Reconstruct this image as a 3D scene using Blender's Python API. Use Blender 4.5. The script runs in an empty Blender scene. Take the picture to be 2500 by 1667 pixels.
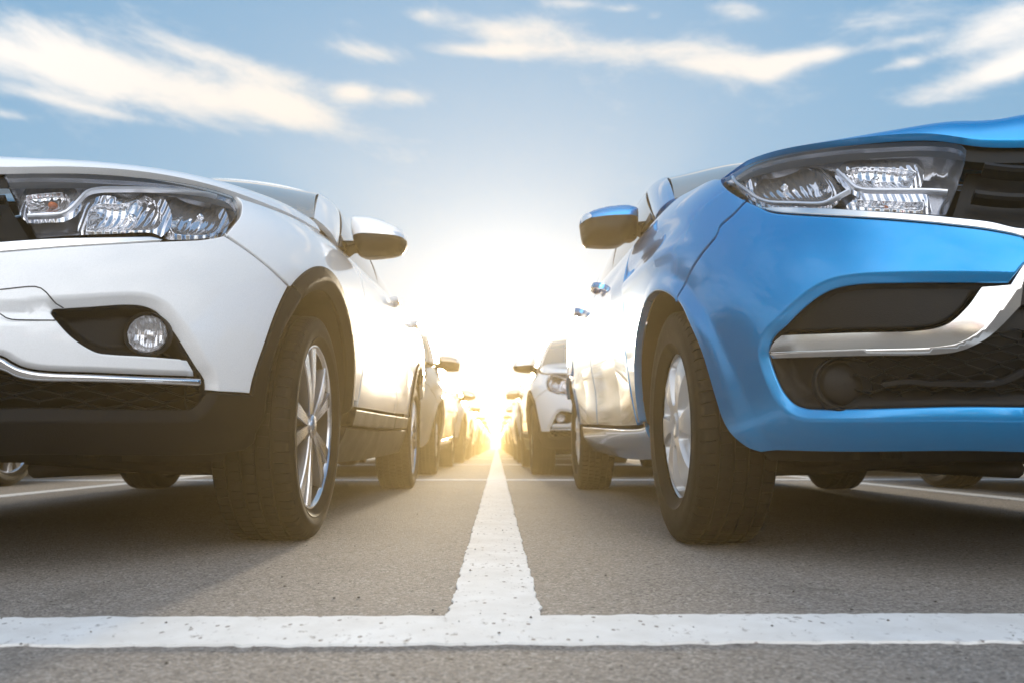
import bpy, math, random, json
import numpy as np
from mathutils import Vector, Matrix
from mathutils.geometry import delaunay_2d_cdt
random.seed(7)
R = math.radians
scene = bpy.context.scene
COL = scene.collection

# ------------------------------------------------------------------ camera, sky, sun, exposure
CAM_PITCH, CAM_YAW = 7.679, 1.117
cam_data = bpy.data.cameras.new('camera'); cam = bpy.data.objects.new('camera', cam_data); COL.objects.link(cam)
cam.location = (0, 0, .262); cam.rotation_euler = (R(90+CAM_PITCH), 0, R(-CAM_YAW))
cam_data.sensor_width = 36; cam_data.lens = 1880/2500*36; cam_data.clip_start = .02; cam_data.clip_end = 3000
cam_data.dof.use_dof = True; cam_data.dof.focus_distance = 1.9; cam_data.dof.aperture_fstop = 4.5
scene.camera = cam

SUN_EL, SUN_AZ = 8.2, .9          # degrees above the horizon, degrees right of the lane
sun_data = bpy.data.lights.new('sun', 'SUN'); sun = bpy.data.objects.new('sun', sun_data); COL.objects.link(sun)
sun_data.energy = 4.2; sun_data.angle = R(7); sun_data.color = (1, .85, .62)
sd = Vector((math.sin(R(SUN_AZ))*math.cos(R(SUN_EL)), math.cos(R(SUN_AZ))*math.cos(R(SUN_EL)), math.sin(R(SUN_EL))))
sun.rotation_euler = (-sd).to_track_quat('-Z', 'Y').to_euler(); sun.location = sd*60

scene.view_settings.view_transform = 'Standard'; scene.view_settings.look = 'None'
scene.view_settings.exposure = 0.9; scene.view_settings.gamma = 1; scene.view_settings.use_curve_mapping = False
scene.cycles.use_denoising = True
try: scene.cycles.denoiser = 'OPENIMAGEDENOISE'
except Exception: pass
scene.cycles.max_bounces = 8; scene.cycles.transparent_max_bounces = 12; scene.cycles.volume_bounces = 0
scene.cycles.sample_clamp_indirect = 6; scene.cycles.caustics_reflective = False; scene.cycles.caustics_refractive = False

class NT:
    """small helper for node trees"""
    def __init__(s, tree): s.t = tree; tree.nodes.clear()
    def n(s, typ, ins=None, **kw):
        nd = s.t.nodes.new(typ)
        for k, v in kw.items(): setattr(nd, k, v)
        for k, v in (ins or {}).items():
            if isinstance(v, bpy.types.NodeSocket): s.t.links.new(v, nd.inputs[k])
            else: nd.inputs[k].default_value = v
        return nd
    def m(s, op, a, b=None, c=None, clamp=False):
        ins = {0: a}
        if b is not None: ins[1] = b
        if c is not None: ins[2] = c
        return s.n('ShaderNodeMath', ins, operation=op, use_clamp=clamp).outputs[0]
    def mix(s, fac, a, b):
        nd = s.n('ShaderNodeMix', data_type='RGBA')
        for i, v in ((0, fac), (6, a), (7, b)):
            if isinstance(v, bpy.types.NodeSocket): s.t.links.new(v, nd.inputs[i])
            else: nd.inputs[i].default_value = v
        return nd.outputs[2]
    def ramp(s, fac, stops):
        nd = s.n('ShaderNodeValToRGB', {0: fac}); e = nd.color_ramp.elements
        while len(e) < len(stops): e.new(.5)
        for el, (p, c) in zip(e, stops): el.position = p; el.color = c if len(c) == 4 else (*c, 1)
        return nd.outputs[0]
    def noise(s, vec, scale, detail=2, rough=.5, dist=0):
        ins = {'Scale': scale, 'Detail': detail, 'Roughness': rough, 'Distortion': dist}
        if vec is not None: ins['Vector'] = vec
        return s.n('ShaderNodeTexNoise', ins).outputs[0]

world = bpy.data.worlds.new('World'); scene.world = world; world.use_nodes = True
world.cycles.sampling_method = 'MANUAL'; world.cycles.sample_map_resolution = 1024
w = NT(world.node_tree)
sky = w.n('ShaderNodeTexSky', sky_type='NISHITA', sun_disc=False, sun_elevation=R(SUN_EL), sun_rotation=R(SUN_AZ), air_density=1.0, dust_density=0.25, ozone_density=2.0, altitude=50)
geo = w.n('ShaderNodeTexCoord').outputs['Generated']
nrm = w.n('ShaderNodeVectorMath', {0: geo}, operation='NORMALIZE').outputs[0]
sep = w.n('ShaderNodeSeparateXYZ', {0: nrm}); dx, dy, dz_ = sep.outputs
az = w.m('MULTIPLY', w.m('ARCTAN2', dx, dy), 57.2958); el = w.m('MULTIPLY', w.m('ARCSINE', dz_), 57.2958)
# cloud banks: (azimuth, elevation, half width, half height, tilt, weight) in degrees
BANKS = [(-32.28, 23.15, 8.20, 1.78, -6, 1.08),
         (-24.42, 23.91, 9.24, 1.56, -9, 1.05),
         (-16.30, 23.91, 6.01, 1.23, -14, 1.1),
         (-20.16, 26.03, 7.64, 0.71, -6, 0.6),
         (-11.23, 25.01, 1.85, 0.76, 0, 0.9),
         (-7.18, 25.02, 1.74, 0.60, 0, 0.6),
         (-29.32, 21.53, 5.00, 0.35, -3, 0.45),
         (-33.61, 20.17, 1.32, 0.29, 0, 0.5),
         (-6.02, 30.37, 1.45, 0.46, 0, 0.6),
         (-10.07, 27.74, 2.99, 0.63, -6, 0.7),
         (1.12, 29.65, 5.51, 1.09, -3, 0.95),
         (-1.47, 28.30, 4.86, 0.53, 0, 0.75),
         (11.06, 27.84, 7.63, 0.89, -4, 0.95),
         (17.76, 26.40, 5.46, 0.78, -4, 0.85),
         (21.24, 25.81, 2.79, 0.72, 8, 0.7),
         (24.90, 26.00, 1.61, 0.60, -6, 0.7),
         (5.36, 31.32, 2.91, 0.36, -3, 0.5),
         (10.18, 30.71, 1.58, 0.31, -4, 0.45),
         (12.38, 30.08, 0.78, 0.36, 0, 0.5),
         (18.52, 29.78, 2.35, 0.55, -15, 0.55),
         (29.01, 27.56, 5.31, 1.18, -3, 0.65),
         (35.16, 25.37, 3.43, 1.48, 8, 0.75),
         (29.91, 25.90, 3.37, 0.39, -3, 0.4),
         (29.30, 24.60, 2.93, 0.39, 2, 0.6),
         (33.56, 22.77, 4.97, 0.91, 5, 0.95),
         (36.32, 23.18, 2.31, 0.69, 10, 0.5)]
bank = None
for a0, e0, wa, we, tilt, wt in BANKS:
    ca, sa = math.cos(R(tilt)), math.sin(R(tilt))
    da = w.m('SUBTRACT', az, a0); de = w.m('SUBTRACT', el, e0)
    x = w.m('MULTIPLY_ADD', da, ca/wa, w.m('MULTIPLY', de, sa/wa)); y = w.m('MULTIPLY_ADD', da, -sa/we, w.m('MULTIPLY', de, ca/we))
    g = w.m('MULTIPLY', w.m('EXPONENT', w.m('MULTIPLY', w.m('MULTIPLY_ADD', x, x, w.m('MULTIPLY', y, y)), -1.0)), wt)
    bank = g if bank is None else w.m('ADD', bank, g)
# streaky noise on a flat cloud deck
zz = w.m('MAXIMUM', dz_, .04)
deck = w.n('ShaderNodeCombineXYZ', {0: w.m('DIVIDE', dx, w.m('ADD', zz, .12)), 1: w.m('MULTIPLY', w.m('DIVIDE', dy, w.m('ADD', zz, .12)), .9), 2: 0.0}).outputs[0]
ne = w.n('ShaderNodeCombineXYZ', {0: w.m('MULTIPLY', az, .075), 1: w.m('MULTIPLY', w.m('MULTIPLY_ADD', az, .12, el), .19), 2: 3.1}).outputs[0]
n1 = w.noise(ne, 1.7, 10, .64, .25); n2 = w.noise(deck, 1.1, 7, .6, .5)
inview = w.m('MULTIPLY_ADD', w.m('SUBTRACT', n1, .5), 1.9, bank)
# away from the lane the deck closes in: broken high cloud overhead and behind the camera
away = w.m('SMOOTH_MAX', w.m('MULTIPLY_ADD', dy, -.55, .12), w.m('MULTIPLY_ADD', dz_, .75, -.42), .25)
broken = w.m('MULTIPLY_ADD', w.m('SUBTRACT', n2, .5), 1.6, away)
dens = w.m('MAXIMUM', w.n('ShaderNodeMapRange', {0: inview, 1: .14, 2: 1.2}, interpolation_type='SMOOTHSTEP').outputs[0],
           w.n('ShaderNodeMapRange', {0: broken, 1: .05, 2: .75}, interpolation_type='SMOOTHSTEP').outputs[0])
SKY_STRENGTH = .15
skyc = w.n('ShaderNodeMix', data_type='RGBA', blend_type='MULTIPLY'); skyc.inputs[0].default_value = 1
w.t.links.new(sky.outputs[0], skyc.inputs[6]); skyc.inputs[7].default_value = (.92, .97, 1.06, 1)
CLOUD = (2.95, 2.8, 2.64, 1)
den = w.n('ShaderNodeVectorMath', {0: skyc.outputs[2]}, operation='MULTIPLY_ADD'); den.inputs[1].default_value = (.68, 1.14, 1.8); den.inputs[2].default_value = (1, 1, 1)
soft = w.n('ShaderNodeVectorMath', {0: skyc.outputs[2], 1: den.outputs[0]}, operation='DIVIDE').outputs[0]
lit = w.m('MULTIPLY_ADD', dy, -1.15, 2.15)          # clouds opposite the sun are lit full on, and boosted to brighten the car fronts
tint = w.mix(w.m('MULTIPLY_ADD', dy, .5, .5), (3.35, 3.45, 3.6, 1), CLOUD)
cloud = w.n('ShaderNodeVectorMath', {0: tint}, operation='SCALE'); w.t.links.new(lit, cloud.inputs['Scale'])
soft = w.n('ShaderNodeVectorMath', {0: soft, 1: (1.27, 2.6, 5.1)}, operation='MULTIPLY').outputs[0]
# white aureole round the veiled sun
cosun = w.n('ShaderNodeVectorMath', {0: nrm, 1: tuple(sd)}, operation='DOT_PRODUCT').outputs['Value']
ang = w.m('MULTIPLY', w.m('ARCCOSINE', w.m('MINIMUM', cosun, .99999)), 57.2958)
aur = w.m('ADD', w.m('MULTIPLY', w.m('EXPONENT', w.m('MULTIPLY', w.m('POWER', w.m('DIVIDE', ang, 6.8), 2.0), -1.0)), 1.3), w.m('MULTIPLY', w.m('EXPONENT', w.m('MULTIPLY', w.m('DIVIDE', ang, 12.0), -1.0)), .85))
aurc = w.n('ShaderNodeVectorMath', {0: (1.0, .98, .93)}, operation='SCALE'); w.t.links.new(aur, aurc.inputs['Scale'])
soft = w.n('ShaderNodeVectorMath', {0: soft, 1: aurc.outputs[0]}, operation='ADD').outputs[0]
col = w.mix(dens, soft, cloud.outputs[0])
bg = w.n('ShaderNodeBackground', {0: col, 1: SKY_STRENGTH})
w.n('ShaderNodeOutputWorld', {0: bg.outputs[0]})

# ------------------------------------------------------------------ materials
def principled(name, base=(.5, .5, .5), rough=.5, metal=0, coat=0, bump=None, var=None, spec=.5, coat_rough=.03, ribs=None, **kw):
    m = bpy.data.materials.new(name); m.use_nodes = True; t = NT(m.node_tree)
    ins = {'Base Color': (*base, 1), 'Roughness': rough, 'Metallic': metal, 'Coat Weight': coat, 'Coat Roughness': coat_rough, 'Specular IOR Level': spec}
    ins.update(kw)
    b = t.n('ShaderNodeBsdfPrincipled', ins)
    tc = t.n('ShaderNodeTexCoord').outputs['Object']
    if var:      # (scale, amount) uneven tone
        f = t.noise(tc, var[0], 4, .6)
        c0 = tuple(max(0, c*(1-var[1])) for c in base); c1 = tuple(min(1, c*(1+var[1])) for c in base)
        t.t.links.new(t.ramp(f, [(.3, c0), (.7, c1)]), b.inputs['Base Color'])
        t.t.links.new(t.m('MULTIPLY_ADD', t.m('SUBTRACT', f, .5), .25, rough, clamp=True), b.inputs['Roughness'])
    if bump:     # (scale, strength, distance)
        f = t.noise(tc, bump[0], 3, .6)
        bm = t.n('ShaderNodeBump', {'Strength': bump[1], 'Distance': bump[2], 'Height': f})
        t.t.links.new(bm.outputs[0], b.inputs['Normal'])
    if ribs:     # moulded vertical ribs
        wv = t.n('ShaderNodeTexWave', {'Vector': tc, 'Scale': ribs, 'Distortion': 1.5, 'Detail': 1.0}, bands_direction='X').outputs[1]
        t.t.links.new(t.n('ShaderNodeBump', {'Strength': .55, 'Distance': .004, 'Height': wv}).outputs[0], b.inputs['Normal'])
    t.n('ShaderNodeOutputMaterial', {0: b.outputs[0]})
    return m
def paint(name, base, metal=0, rough=.32, coat=1, ior=1.5, spec=.12):
    """clear-coated paint: fine orange peel in the coat, a trace of road dust low down on the panels"""
    m = bpy.data.materials.new(name); m.use_nodes = True; t = NT(m.node_tree)
    tc = t.n('ShaderNodeTexCoord').outputs['Object']; P = t.n('ShaderNodeNewGeometry').outputs['Position']
    peel = t.n('ShaderNodeBump', {'Strength': .05, 'Distance': .0006, 'Height': t.noise(tc, 130, 1)})
    flake = t.noise(tc, 900, 0)
    c0 = tuple(c*.94 for c in base); c1 = tuple(min(1, c*1.05) for c in base)
    bc = t.ramp(flake, [(.35, c0), (.65, c1)])
    dust = t.m('MULTIPLY', t.m('MULTIPLY', t.n('ShaderNodeMapRange', {0: t.n('ShaderNodeSeparateXYZ', {0: P}).outputs[2], 1: .75, 2: .2}).outputs[0], t.noise(tc, 7, 6, .7)), .16)
    bc = t.mix(dust, bc, (.28, .25, .21, 1))
    b = t.n('ShaderNodeBsdfPrincipled', {'Base Color': bc, 'Roughness': rough, 'Metallic': metal, 'Coat Weight': coat, 'Coat Roughness': t.m('MULTIPLY_ADD', dust, .8, .015), 'Coat IOR': ior, 'Specular IOR Level': .25, 'Coat Normal': peel.outputs[0]})
    t.n('ShaderNodeOutputMaterial', {0: b.outputs[0]})
    return m
def clear(name, tint=(1, 1, 1), ior=1.45, rough=.0, body=.0):
    """thin transparent shell: sees through, reflects by Fresnel"""
    m = bpy.data.materials.new(name); m.use_nodes = True; t = NT(m.node_tree)
    fr = t.n('ShaderNodeFresnel', {'IOR': ior}).outputs[0]
    tr = t.n('ShaderNodeBsdfTransparent', {0: (*tint, 1)}).outputs[0]
    gl = t.n('ShaderNodeBsdfGlossy', {'Color': (1, 1, 1, 1), 'Roughness': rough}).outputs[0]
    if body:
        df = t.n('ShaderNodeBsdfDiffuse', {0: (.55, .56, .53, 1)}).outputs[0]
        tr = t.n('ShaderNodeMixShader', {0: body, 1: tr, 2: df}).outputs[0]
    t.n('ShaderNodeOutputMaterial', {0: t.n('ShaderNodeMixShader', {0: t.m('MINIMUM', t.m('MULTIPLY', fr, 1.2), 1.0), 1: tr, 2: gl}).outputs[0]})
    return m
M = {
 'white': paint('white_paint', (.87, .88, .89)), 'blue': paint('blue_paint', (.0, .29, .66), metal=.55, rough=.24, ior=1.4, spec=.0),
 'silver': paint('silver_paint', (.50, .50, .49), metal=.5), 'beige': paint('beige_paint', (.46, .40, .32), metal=.3), 'graphite': paint('graphite_paint', (.10, .10, .105), metal=.4),
 'red': paint('red_paint', (.32, .02, .02)), 'navy': paint('navy_paint', (.02, .04, .12), metal=.3),
 'plastic': principled('black_grained_plastic', (.007, .007, .0075), .5, spec=.25, bump=(420, .35, .002), var=(14, .25)),
 'clad': principled('grey_cladding_plastic', (.006, .006, .0065), .55, spec=.15, bump=(420, .35, .002), var=(9, .2)),
 'gloss': principled('gloss_black', (.008, .008, .009), .08, coat=.6), 'shell': principled('dark_cavity', (.006, .006, .006), .9),
 'chrome': principled('chrome', (.86, .86, .87), .04, 1), 'satin': principled('satin_chrome', (.86, .85, .83), .16, 1),
 'bowl': principled('lamp_reflector', (.86, .86, .88), .08, .85, ribs=26.0), 'bezel': principled('lamp_bezel', (.36, .37, .40), .22, .85), 'bezel_dark': principled('lamp_bezel_dark', (.05, .052, .058), .3, .3),
 'fog_bowl': principled('fog_reflector', (.62, .62, .63), .1, .8, ribs=30.0), 'guide': principled('light_guide', (.97, .97, .98), .3, .85), 'amber': principled('amber_bulb', (.55, .13, .02), .15, coat=.5), 'red_lens': principled('red_lamp', (.4, .01, .01), .12, coat=.6),
 'lens': clear('lamp_lens', (.97, .97, .98), 1.22, body=.01), 'glass': clear('window_glass', (.16, .19, .18), 1.42, body=.08), 'screen': clear('windscreen_glass', (.34, .38, .36), 1.42, body=.38),
 'rubber': principled('tyre_rubber', (.007, .0068, .0065), .68, spec=.18, bump=(260, .4, .002), var=(30, .35)),
 'alloy': principled('machined_alloy', (.72, .72, .73), .22, .95, bump=(300, .08, .001)), 'alloy_dark': principled('alloy_grey', (.20, .20, .205), .38, .75),
 'cover': principled('silver_wheel_cover', (.68, .68, .68), .3, .45, coat=.3), 'steel': principled('dark_steel', (.03, .03, .03), .5, .6), 'under': principled('underbody', (.006, .006, .006), .75, bump=(30, .5, .01)),
 'seat': principled('interior_cloth', (.03, .03, .032), .9), 'rust': principled('exhaust_steel', (.12, .10, .085), .5, .7), 'yellow': principled('yellow_dot', (.8, .62, .02), .5),
}

# ------------------------------------------------------------------ mesh helpers
def mesh(name, verts, faces, mats, normals=None, smooth=True, fmat=None):
    me = bpy.data.meshes.new(name); me.from_pydata([tuple(map(float, v)) for v in verts], [], [tuple(map(int, f)) for f in faces])
    for m in (mats if isinstance(mats, (list, tuple)) else [mats]): me.materials.append(M[m] if isinstance(m, str) else m)
    if fmat is not None: me.polygons.foreach_set('material_index', fmat)
    me.polygons.foreach_set('use_smooth', [smooth]*len(me.polygons)); me.update()
    if normals is not None: me.normals_split_custom_set_from_vertices([tuple(map(float, n)) for n in normals])
    return me
def obj(name, me, parent=None, loc=None, rot=None):
    o = bpy.data.objects.new(name, me); COL.objects.link(o); o.parent = parent
    if loc is not None: o.location = loc
    if rot is not None: o.rotation_euler = rot
    return o
def mirrored(V, F, N):
    V = np.array(V)*[-1, 1, 1]; N = None if N is None else np.array(N)*[-1, 1, 1]
    return V, [f[::-1] for f in F], N
def joinvf(parts):
    V, F, N = [], [], []; k = 0
    for v, f, n in parts:
        V.append(np.asarray(v, float)); F += [tuple(i+k for i in q) for q in f]; k += len(v)
        if n is not None: N.append(np.asarray(n, float))
    return np.concatenate(V), F, (np.concatenate(N) if len(N) == len(parts) else None)
def catmull(pts, step):
    p = np.asarray(pts, float)
    if len(p) < 3:
        n = max(1, int(np.linalg.norm(p[1]-p[0])/step)); t = np.linspace(0, 1, n+1)[:, None]; return p[0]*(1-t)+p[1]*t
    q = np.vstack([2*p[0]-p[1], p, 2*p[-1]-p[-2]]); out = []
    for i in range(1, len(q)-2):
        a, b, c, d = q[i-1], q[i], q[i+1], q[i+2]
        ta = max(np.linalg.norm(b-a), 1e-6)**.5; tb = max(np.linalg.norm(c-b), 1e-6)**.5; tc_ = max(np.linalg.norm(d-c), 1e-6)**.5
        m1 = tb*((b-a)/ta-(c-a)/(ta+tb)+(c-b)/tb); m2 = tb*((c-b)/tb-(d-b)/(tb+tc_)+(d-c)/tc_)
        n = max(1, int(np.linalg.norm(c-b)/step+.5)); t = np.linspace(0, 1, n, endpoint=False)[:, None]
        out.append(b*(2*t**3-3*t**2+1)+m1*(t**3-2*t**2+t)+c*(3*t**2-2*t**3)+m2*(t**3-t**2))
    out.append(q[-2][None]); return np.concatenate(out)
KV = .72   # metres per unit of v
def met(uv): return np.asarray(uv, float)*[1, KV]
def loop(segs, step):
    out = []
    for s in segs:
        c = catmull(met(s), step)
        if out and np.linalg.norm(out[-1]-c[0]) < 1e-5: c = c[1:]
        out.extend(list(c))
    if np.linalg.norm(out[0]-out[-1]) < 1e-5: out.pop()
    out = np.array(out); x, y = out.T
    if (x*np.roll(y, -1)-np.roll(x, -1)*y).sum() < 0: out = out[::-1]
    return out
def inpoly(P, poly):
    P = np.asarray(P); r = np.zeros(len(P), bool); a = poly; b = np.roll(poly, -1, 0)
    for (x0, y0), (x1, y1) in zip(a, b):
        c = ((y0 > P[:, 1]) != (y1 > P[:, 1])); xx = (x1-x0)*(P[:, 1]-y0)/((y1-y0) if y1 != y0 else 1e-12)+x0
        r ^= c & (P[:, 0] < xx)
    return r
def pdist(P, line, closed=True):
    P = np.asarray(P, float); sh = P.shape[:-1]; P = P.reshape(-1, 2); a = np.asarray(line, float); b = np.roll(a, -1, 0)
    if not closed: a, b = a[:-1], b[:-1]
    best = np.full(len(P), 9.)
    for p0, p1 in zip(a, b):
        e = p1-p0; l2 = e@e+1e-14; t = np.clip(((P-p0)@e)/l2, 0, 1); q = P-p0-t[:, None]*e; best = np.minimum(best, (q*q).sum(1))
    return np.sqrt(best).reshape(sh)
def triangulate(poly, step, holes=(), rings=(), extra=None):
    """constrained triangulation of a 2-D outline with an even interior lattice; returns points, triangles, boundary loops"""
    lo, hi = poly.min(0), poly.max(0); xs = np.arange(lo[0]+step*.5, hi[0], step); ys = np.arange(lo[1]+step*.5, hi[1], step*.87)
    g = np.array([(x+(step*.5 if j % 2 else 0), y) for j, y in enumerate(ys) for x in xs]).reshape(-1, 2)
    if len(g):
        k = inpoly(g, poly) & (pdist(g, poly) > step*.55+(rings[-1] if len(rings) else 0))
        for h in holes: k &= ~inpoly(g, h) & (pdist(g, h) > step*.55)
        g = g[k]
    if extra is not None:
        q = extra[inpoly(extra, poly)]
        for h in holes: q = q[~inpoly(q, h) & (pdist(q, h) > .0012)]
        k = np.array([(((q-p)**2).sum(1) > (step*.6)**2).all() for p in g]); g = np.concatenate([g[k], q])
    for a in rings:
        q = inset(poly, a); q = q[inpoly(q, poly)]; q = q[pdist(q, poly) > a*.93]; g = np.concatenate([g, q]) if len(g) else q
    pts = [tuple(p) for p in poly]; edges = [(i, (i+1) % len(poly)) for i in range(len(poly))]; loops = [list(range(len(poly)))]
    for h in holes:
        o = len(pts); pts += [tuple(p) for p in h]; edges += [(o+i, o+(i+1) % len(h)) for i in range(len(h))]; loops.append([o+i for i in range(len(h))][::-1])
    pts += [tuple(p) for p in g]
    V, E, F, ov, oe, of = delaunay_2d_cdt([Vector(p) for p in pts], edges, [], 0, 1e-7)
    V = np.array([tuple(v) for v in V]); back = {}
    for i, src in enumerate(ov):
        for s_ in src: back[s_] = i
    loops = [[back[i] for i in l] for l in loops]
    F = [tuple(f) for f in F]; c = np.array([V[list(f)].mean(0) for f in F]); k = inpoly(c, poly)
    for h in holes: k &= ~inpoly(c, h)
    out = []
    for f, ok in zip(F, k):
        if not ok: continue
        p = V[list(f)]
        if (p[1, 0]-p[0, 0])*(p[2, 1]-p[0, 1])-(p[2, 0]-p[0, 0])*(p[1, 1]-p[0, 1]) < 0: f = f[::-1]
        out.append(f)
    return V, out, loops
def inset(poly, a, all_=False):
    if not a: return poly
    t = np.roll(poly, -1, 0)-np.roll(poly, 1, 0); t /= np.linalg.norm(t, axis=1, keepdims=True)+1e-12
    return poly+np.stack([-t[:, 1], t[:, 0]], 1)*a*(1 if all_ else (poly[:, :1] > 1e-4))
def patch(body, segs, step=.016, off=0., roll=.004, depth=.018, gap=.0006, disp=None, holes=(), ostep=None, raw_loop=None, rings=(), push=None):
    """a moulded panel on the car skin: outline in (u,v), rounded edge turned inwards"""
    poly = inset(raw_loop if raw_loop is not None else loop(segs, ostep or step*.8), gap+roll if roll else gap)
    hl = [inset(loop(h, ostep or step*.8), -(gap+roll)) for h in holes]
    W, F, loops = triangulate(poly, step, hl, rings)
    def Q(u, v):
        n = body.normal(u, v); o = off(u, v) if callable(off) else off
        if disp is not None: o = o+disp(u, v)
        p = body.raw(u, v)+n*np.asarray(o)[..., None]
        if push is not None: p = p+push(u, v)[..., None]*np.array([-.12, 1, 0])
        return p
    u, v = W[:, 0], W[:, 1]/KV
    P = Q(u, v); e = 2.5e-3
    N = np.cross(Q(u+e, v)-Q(u-e, v), Q(u, v+e)-Q(u, v-e)); N /= np.linalg.norm(N, axis=1, keepdims=True)+1e-12
    V = [P]; NN = [N]; k = len(P); F = list(F)
    if roll or depth:
        for l in loops:
            p = P[l]; n = N[l]; t = np.roll(p, -1, 0)-np.roll(p, 1, 0); o = np.cross(t, n); o /= np.linalg.norm(o, axis=1, keepdims=True)+1e-12
            c = W[l, 0] < 1e-4; prev = list(l); m = len(l)
            rings = [(roll*math.sin(a), roll*(1-math.cos(a)), a) for a in (R(35), R(70), R(90))] if roll else []
            rings.append((roll, roll+depth, R(90)))
            for ro, rd, a in rings:
                oo = o.copy(); oo[c] = 0
                V.append(p+oo*ro-n*rd); NN.append(n*math.cos(a)+o*math.sin(a)); cur = list(range(k, k+m)); k += m
                for i in range(m):
                    j = (i+1) % m
                    if c[i] and c[j]: continue
                    F.append((prev[j], prev[i], cur[i], cur[j]))
                prev = cur
    return np.concatenate(V), F, np.concatenate(NN)
def part(name, vfn, mats, parent, side=0, smooth=True):
    """side 0: both halves as one mesh, 1 / -1: one half"""
    if side == 0:
        V, F, N = vfn; V = np.asarray(V); mid = np.abs(V[:, 0]) < 2e-4
        if not mid.any():            # a left and a right piece
            part(name, vfn, mats, parent, -1, smooth); side = 1
        else:                        # one piece across the centre line, welded there
            MV, MF, MN = mirrored(V, F, N); k = len(V); idx = np.where(mid, np.arange(k), 0); nw = k; mp = []
            keep = ~mid; mp = np.where(mid, np.arange(k), k+np.cumsum(keep)-1)
            vfn = (np.concatenate([V, MV[keep]]), list(F)+[tuple(int(mp[i]) for i in f) for f in MF], None if N is None else np.concatenate([np.where(mid[:, None], np.asarray(N)*[0, 1, 1], N), np.asarray(MN)[keep]]))
    if side == -1: vfn = mirrored(*vfn)
    return obj(name, mesh(name, vfn[0], vfn[1], mats, vfn[2] if smooth else None, smooth), parent)
def chamfer(line, width, depth, fade=None):
    L = catmull(met(line), .006)
    def f(u, v):
        P = np.stack(np.broadcast_arrays(u, np.asarray(v)*KV), -1); t = np.clip(1-pdist(P, L, False)/width, 0, 1)
        r = -depth*t*t/(t+.10)*1.1
        return r*fade(u, v) if fade else r
    return f
def summed(*fs): return lambda u, v: sum(f(u, v) for f in fs)
def sweep(P, N, hw, hh, closed=False):
    """rectangular bar with chamfered corners along points P with surface normals N"""
    P = np.asarray(P, float); N = np.asarray(N, float); T = np.gradient(P, axis=0); T /= np.linalg.norm(T, axis=1, keepdims=True)+1e-12
    B = np.cross(T, N); B /= np.linalg.norm(B, axis=1, keepdims=True)+1e-12
    prof = [(-1, -1), (-1, .5), (-.6, 1), (.6, 1), (1, .5), (1, -1)]; k = len(prof); hw = np.broadcast_to(hw, len(P)); hh = np.broadcast_to(hh, len(P))
    V = np.concatenate([(P+B*(a*hw)[:, None]+N*(b*hh)[:, None])[:, None] for a, b in prof], 1).reshape(-1, 3)
    F = [(i*k+j, i*k+(j+1) % k, (i+1)*k+(j+1) % k, (i+1)*k+j) for i in range(len(P)-1) for j in range(k)]
    F += [tuple(range(k))[::-1], tuple((len(P)-1)*k+j for j in range(k))]
    return V, F, None
def onskin(body, line, off, step=.012, s=1):
    L = catmull(met(line), step); u, v = L[:, 0], L[:, 1]/KV; n = body.normal(u, v); return body.raw(u, v)+n*off, n
def lathe(prof, n=48, a0=0., a1=2*math.pi):
    """profile of (x, r) turned about the X axis"""
    full = abs(a1-a0-2*math.pi) < 1e-6; m = n if full else n+1; V = []; F = []; k = len(prof)
    for i in range(m):
        a = a0+(a1-a0)*i/n
        V += [(x, r*math.cos(a), r*math.sin(a)) for x, r in prof]
    for i in range(n):
        j = (i+1) % m
        for q in range(k-1): F.append((i*k+q, i*k+q+1, j*k+q+1, j*k+q))
    return np.array(V), F, None
def box(x0, x1, y0, y1, z0, z1, b=.0):
    V = np.array([(x, y, z) for x in (x0, x1) for y in (y0, y1) for z in (z0, z1)], float)
    return V, [(0, 1, 3, 2), (4, 6, 7, 5), (0, 4, 5, 1), (2, 3, 7, 6), (0, 2, 6, 4), (1, 5, 7, 3)], None
def tube(pts, r, n=10):
    P = np.asarray(pts, float); T = np.gradient(P, axis=0); T /= np.linalg.norm(T, axis=1, keepdims=True)+1e-12
    up = np.where(np.abs(T[:, 2:3]) < .9, [[0, 0, 1.]], [[1., 0, 0]]); A_ = np.cross(T, up); A_ /= np.linalg.norm(A_, axis=1, keepdims=True); B_ = np.cross(T, A_)
    r = np.broadcast_to(r, len(P)); V = []; F = []
    for i in range(len(P)): V += [P[i]+r[i]*(A_[i]*math.cos(2*math.pi*k/n)+B_[i]*math.sin(2*math.pi*k/n)) for k in range(n)]
    for i in range(len(P)-1):
        for k in range(n): F.append((i*n+k, (i+1)*n+k, (i+1)*n+(k+1) % n, i*n+(k+1) % n))
    F += [tuple(range(n)), tuple((len(P)-1)*n+k for k in range(n))[::-1]]
    return np.array(V), F, None
def grid(fn, nu, nv, u0=0., u1=1., v0=0., v1=1.):
    U, Vv = np.meshgrid(np.linspace(u0, u1, nu+1), np.linspace(v0, v1, nv+1), indexing='ij'); P = fn(U.ravel(), Vv.ravel())
    F = [(i*(nv+1)+j, (i+1)*(nv+1)+j, (i+1)*(nv+1)+j+1, i*(nv+1)+j+1) for i in range(nu) for j in range(nv)]
    return P, F, None
def solid(vfn, t):
    """give an open sheet a thickness (inwards) and rims"""
    V, F, _ = vfn; V = np.asarray(V, float); n = np.zeros_like(V); ec = {}
    for f in F:
        c = np.cross(V[f[1]]-V[f[0]], V[f[2]]-V[f[0]])
        for i in f: n[i] += c
        for a, b in zip(f, f[1:]+f[:1]): ec[(a, b)] = 1
    n /= np.linalg.norm(n, axis=1, keepdims=True)+1e-12; k = len(V)
    G = [tuple(i+k for i in f[::-1]) for f in F]+[(b, a, a+k, b+k) for (a, b) in ec if (b, a) not in ec]
    return np.concatenate([V, V-n*t]), list(F)+G, None

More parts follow.
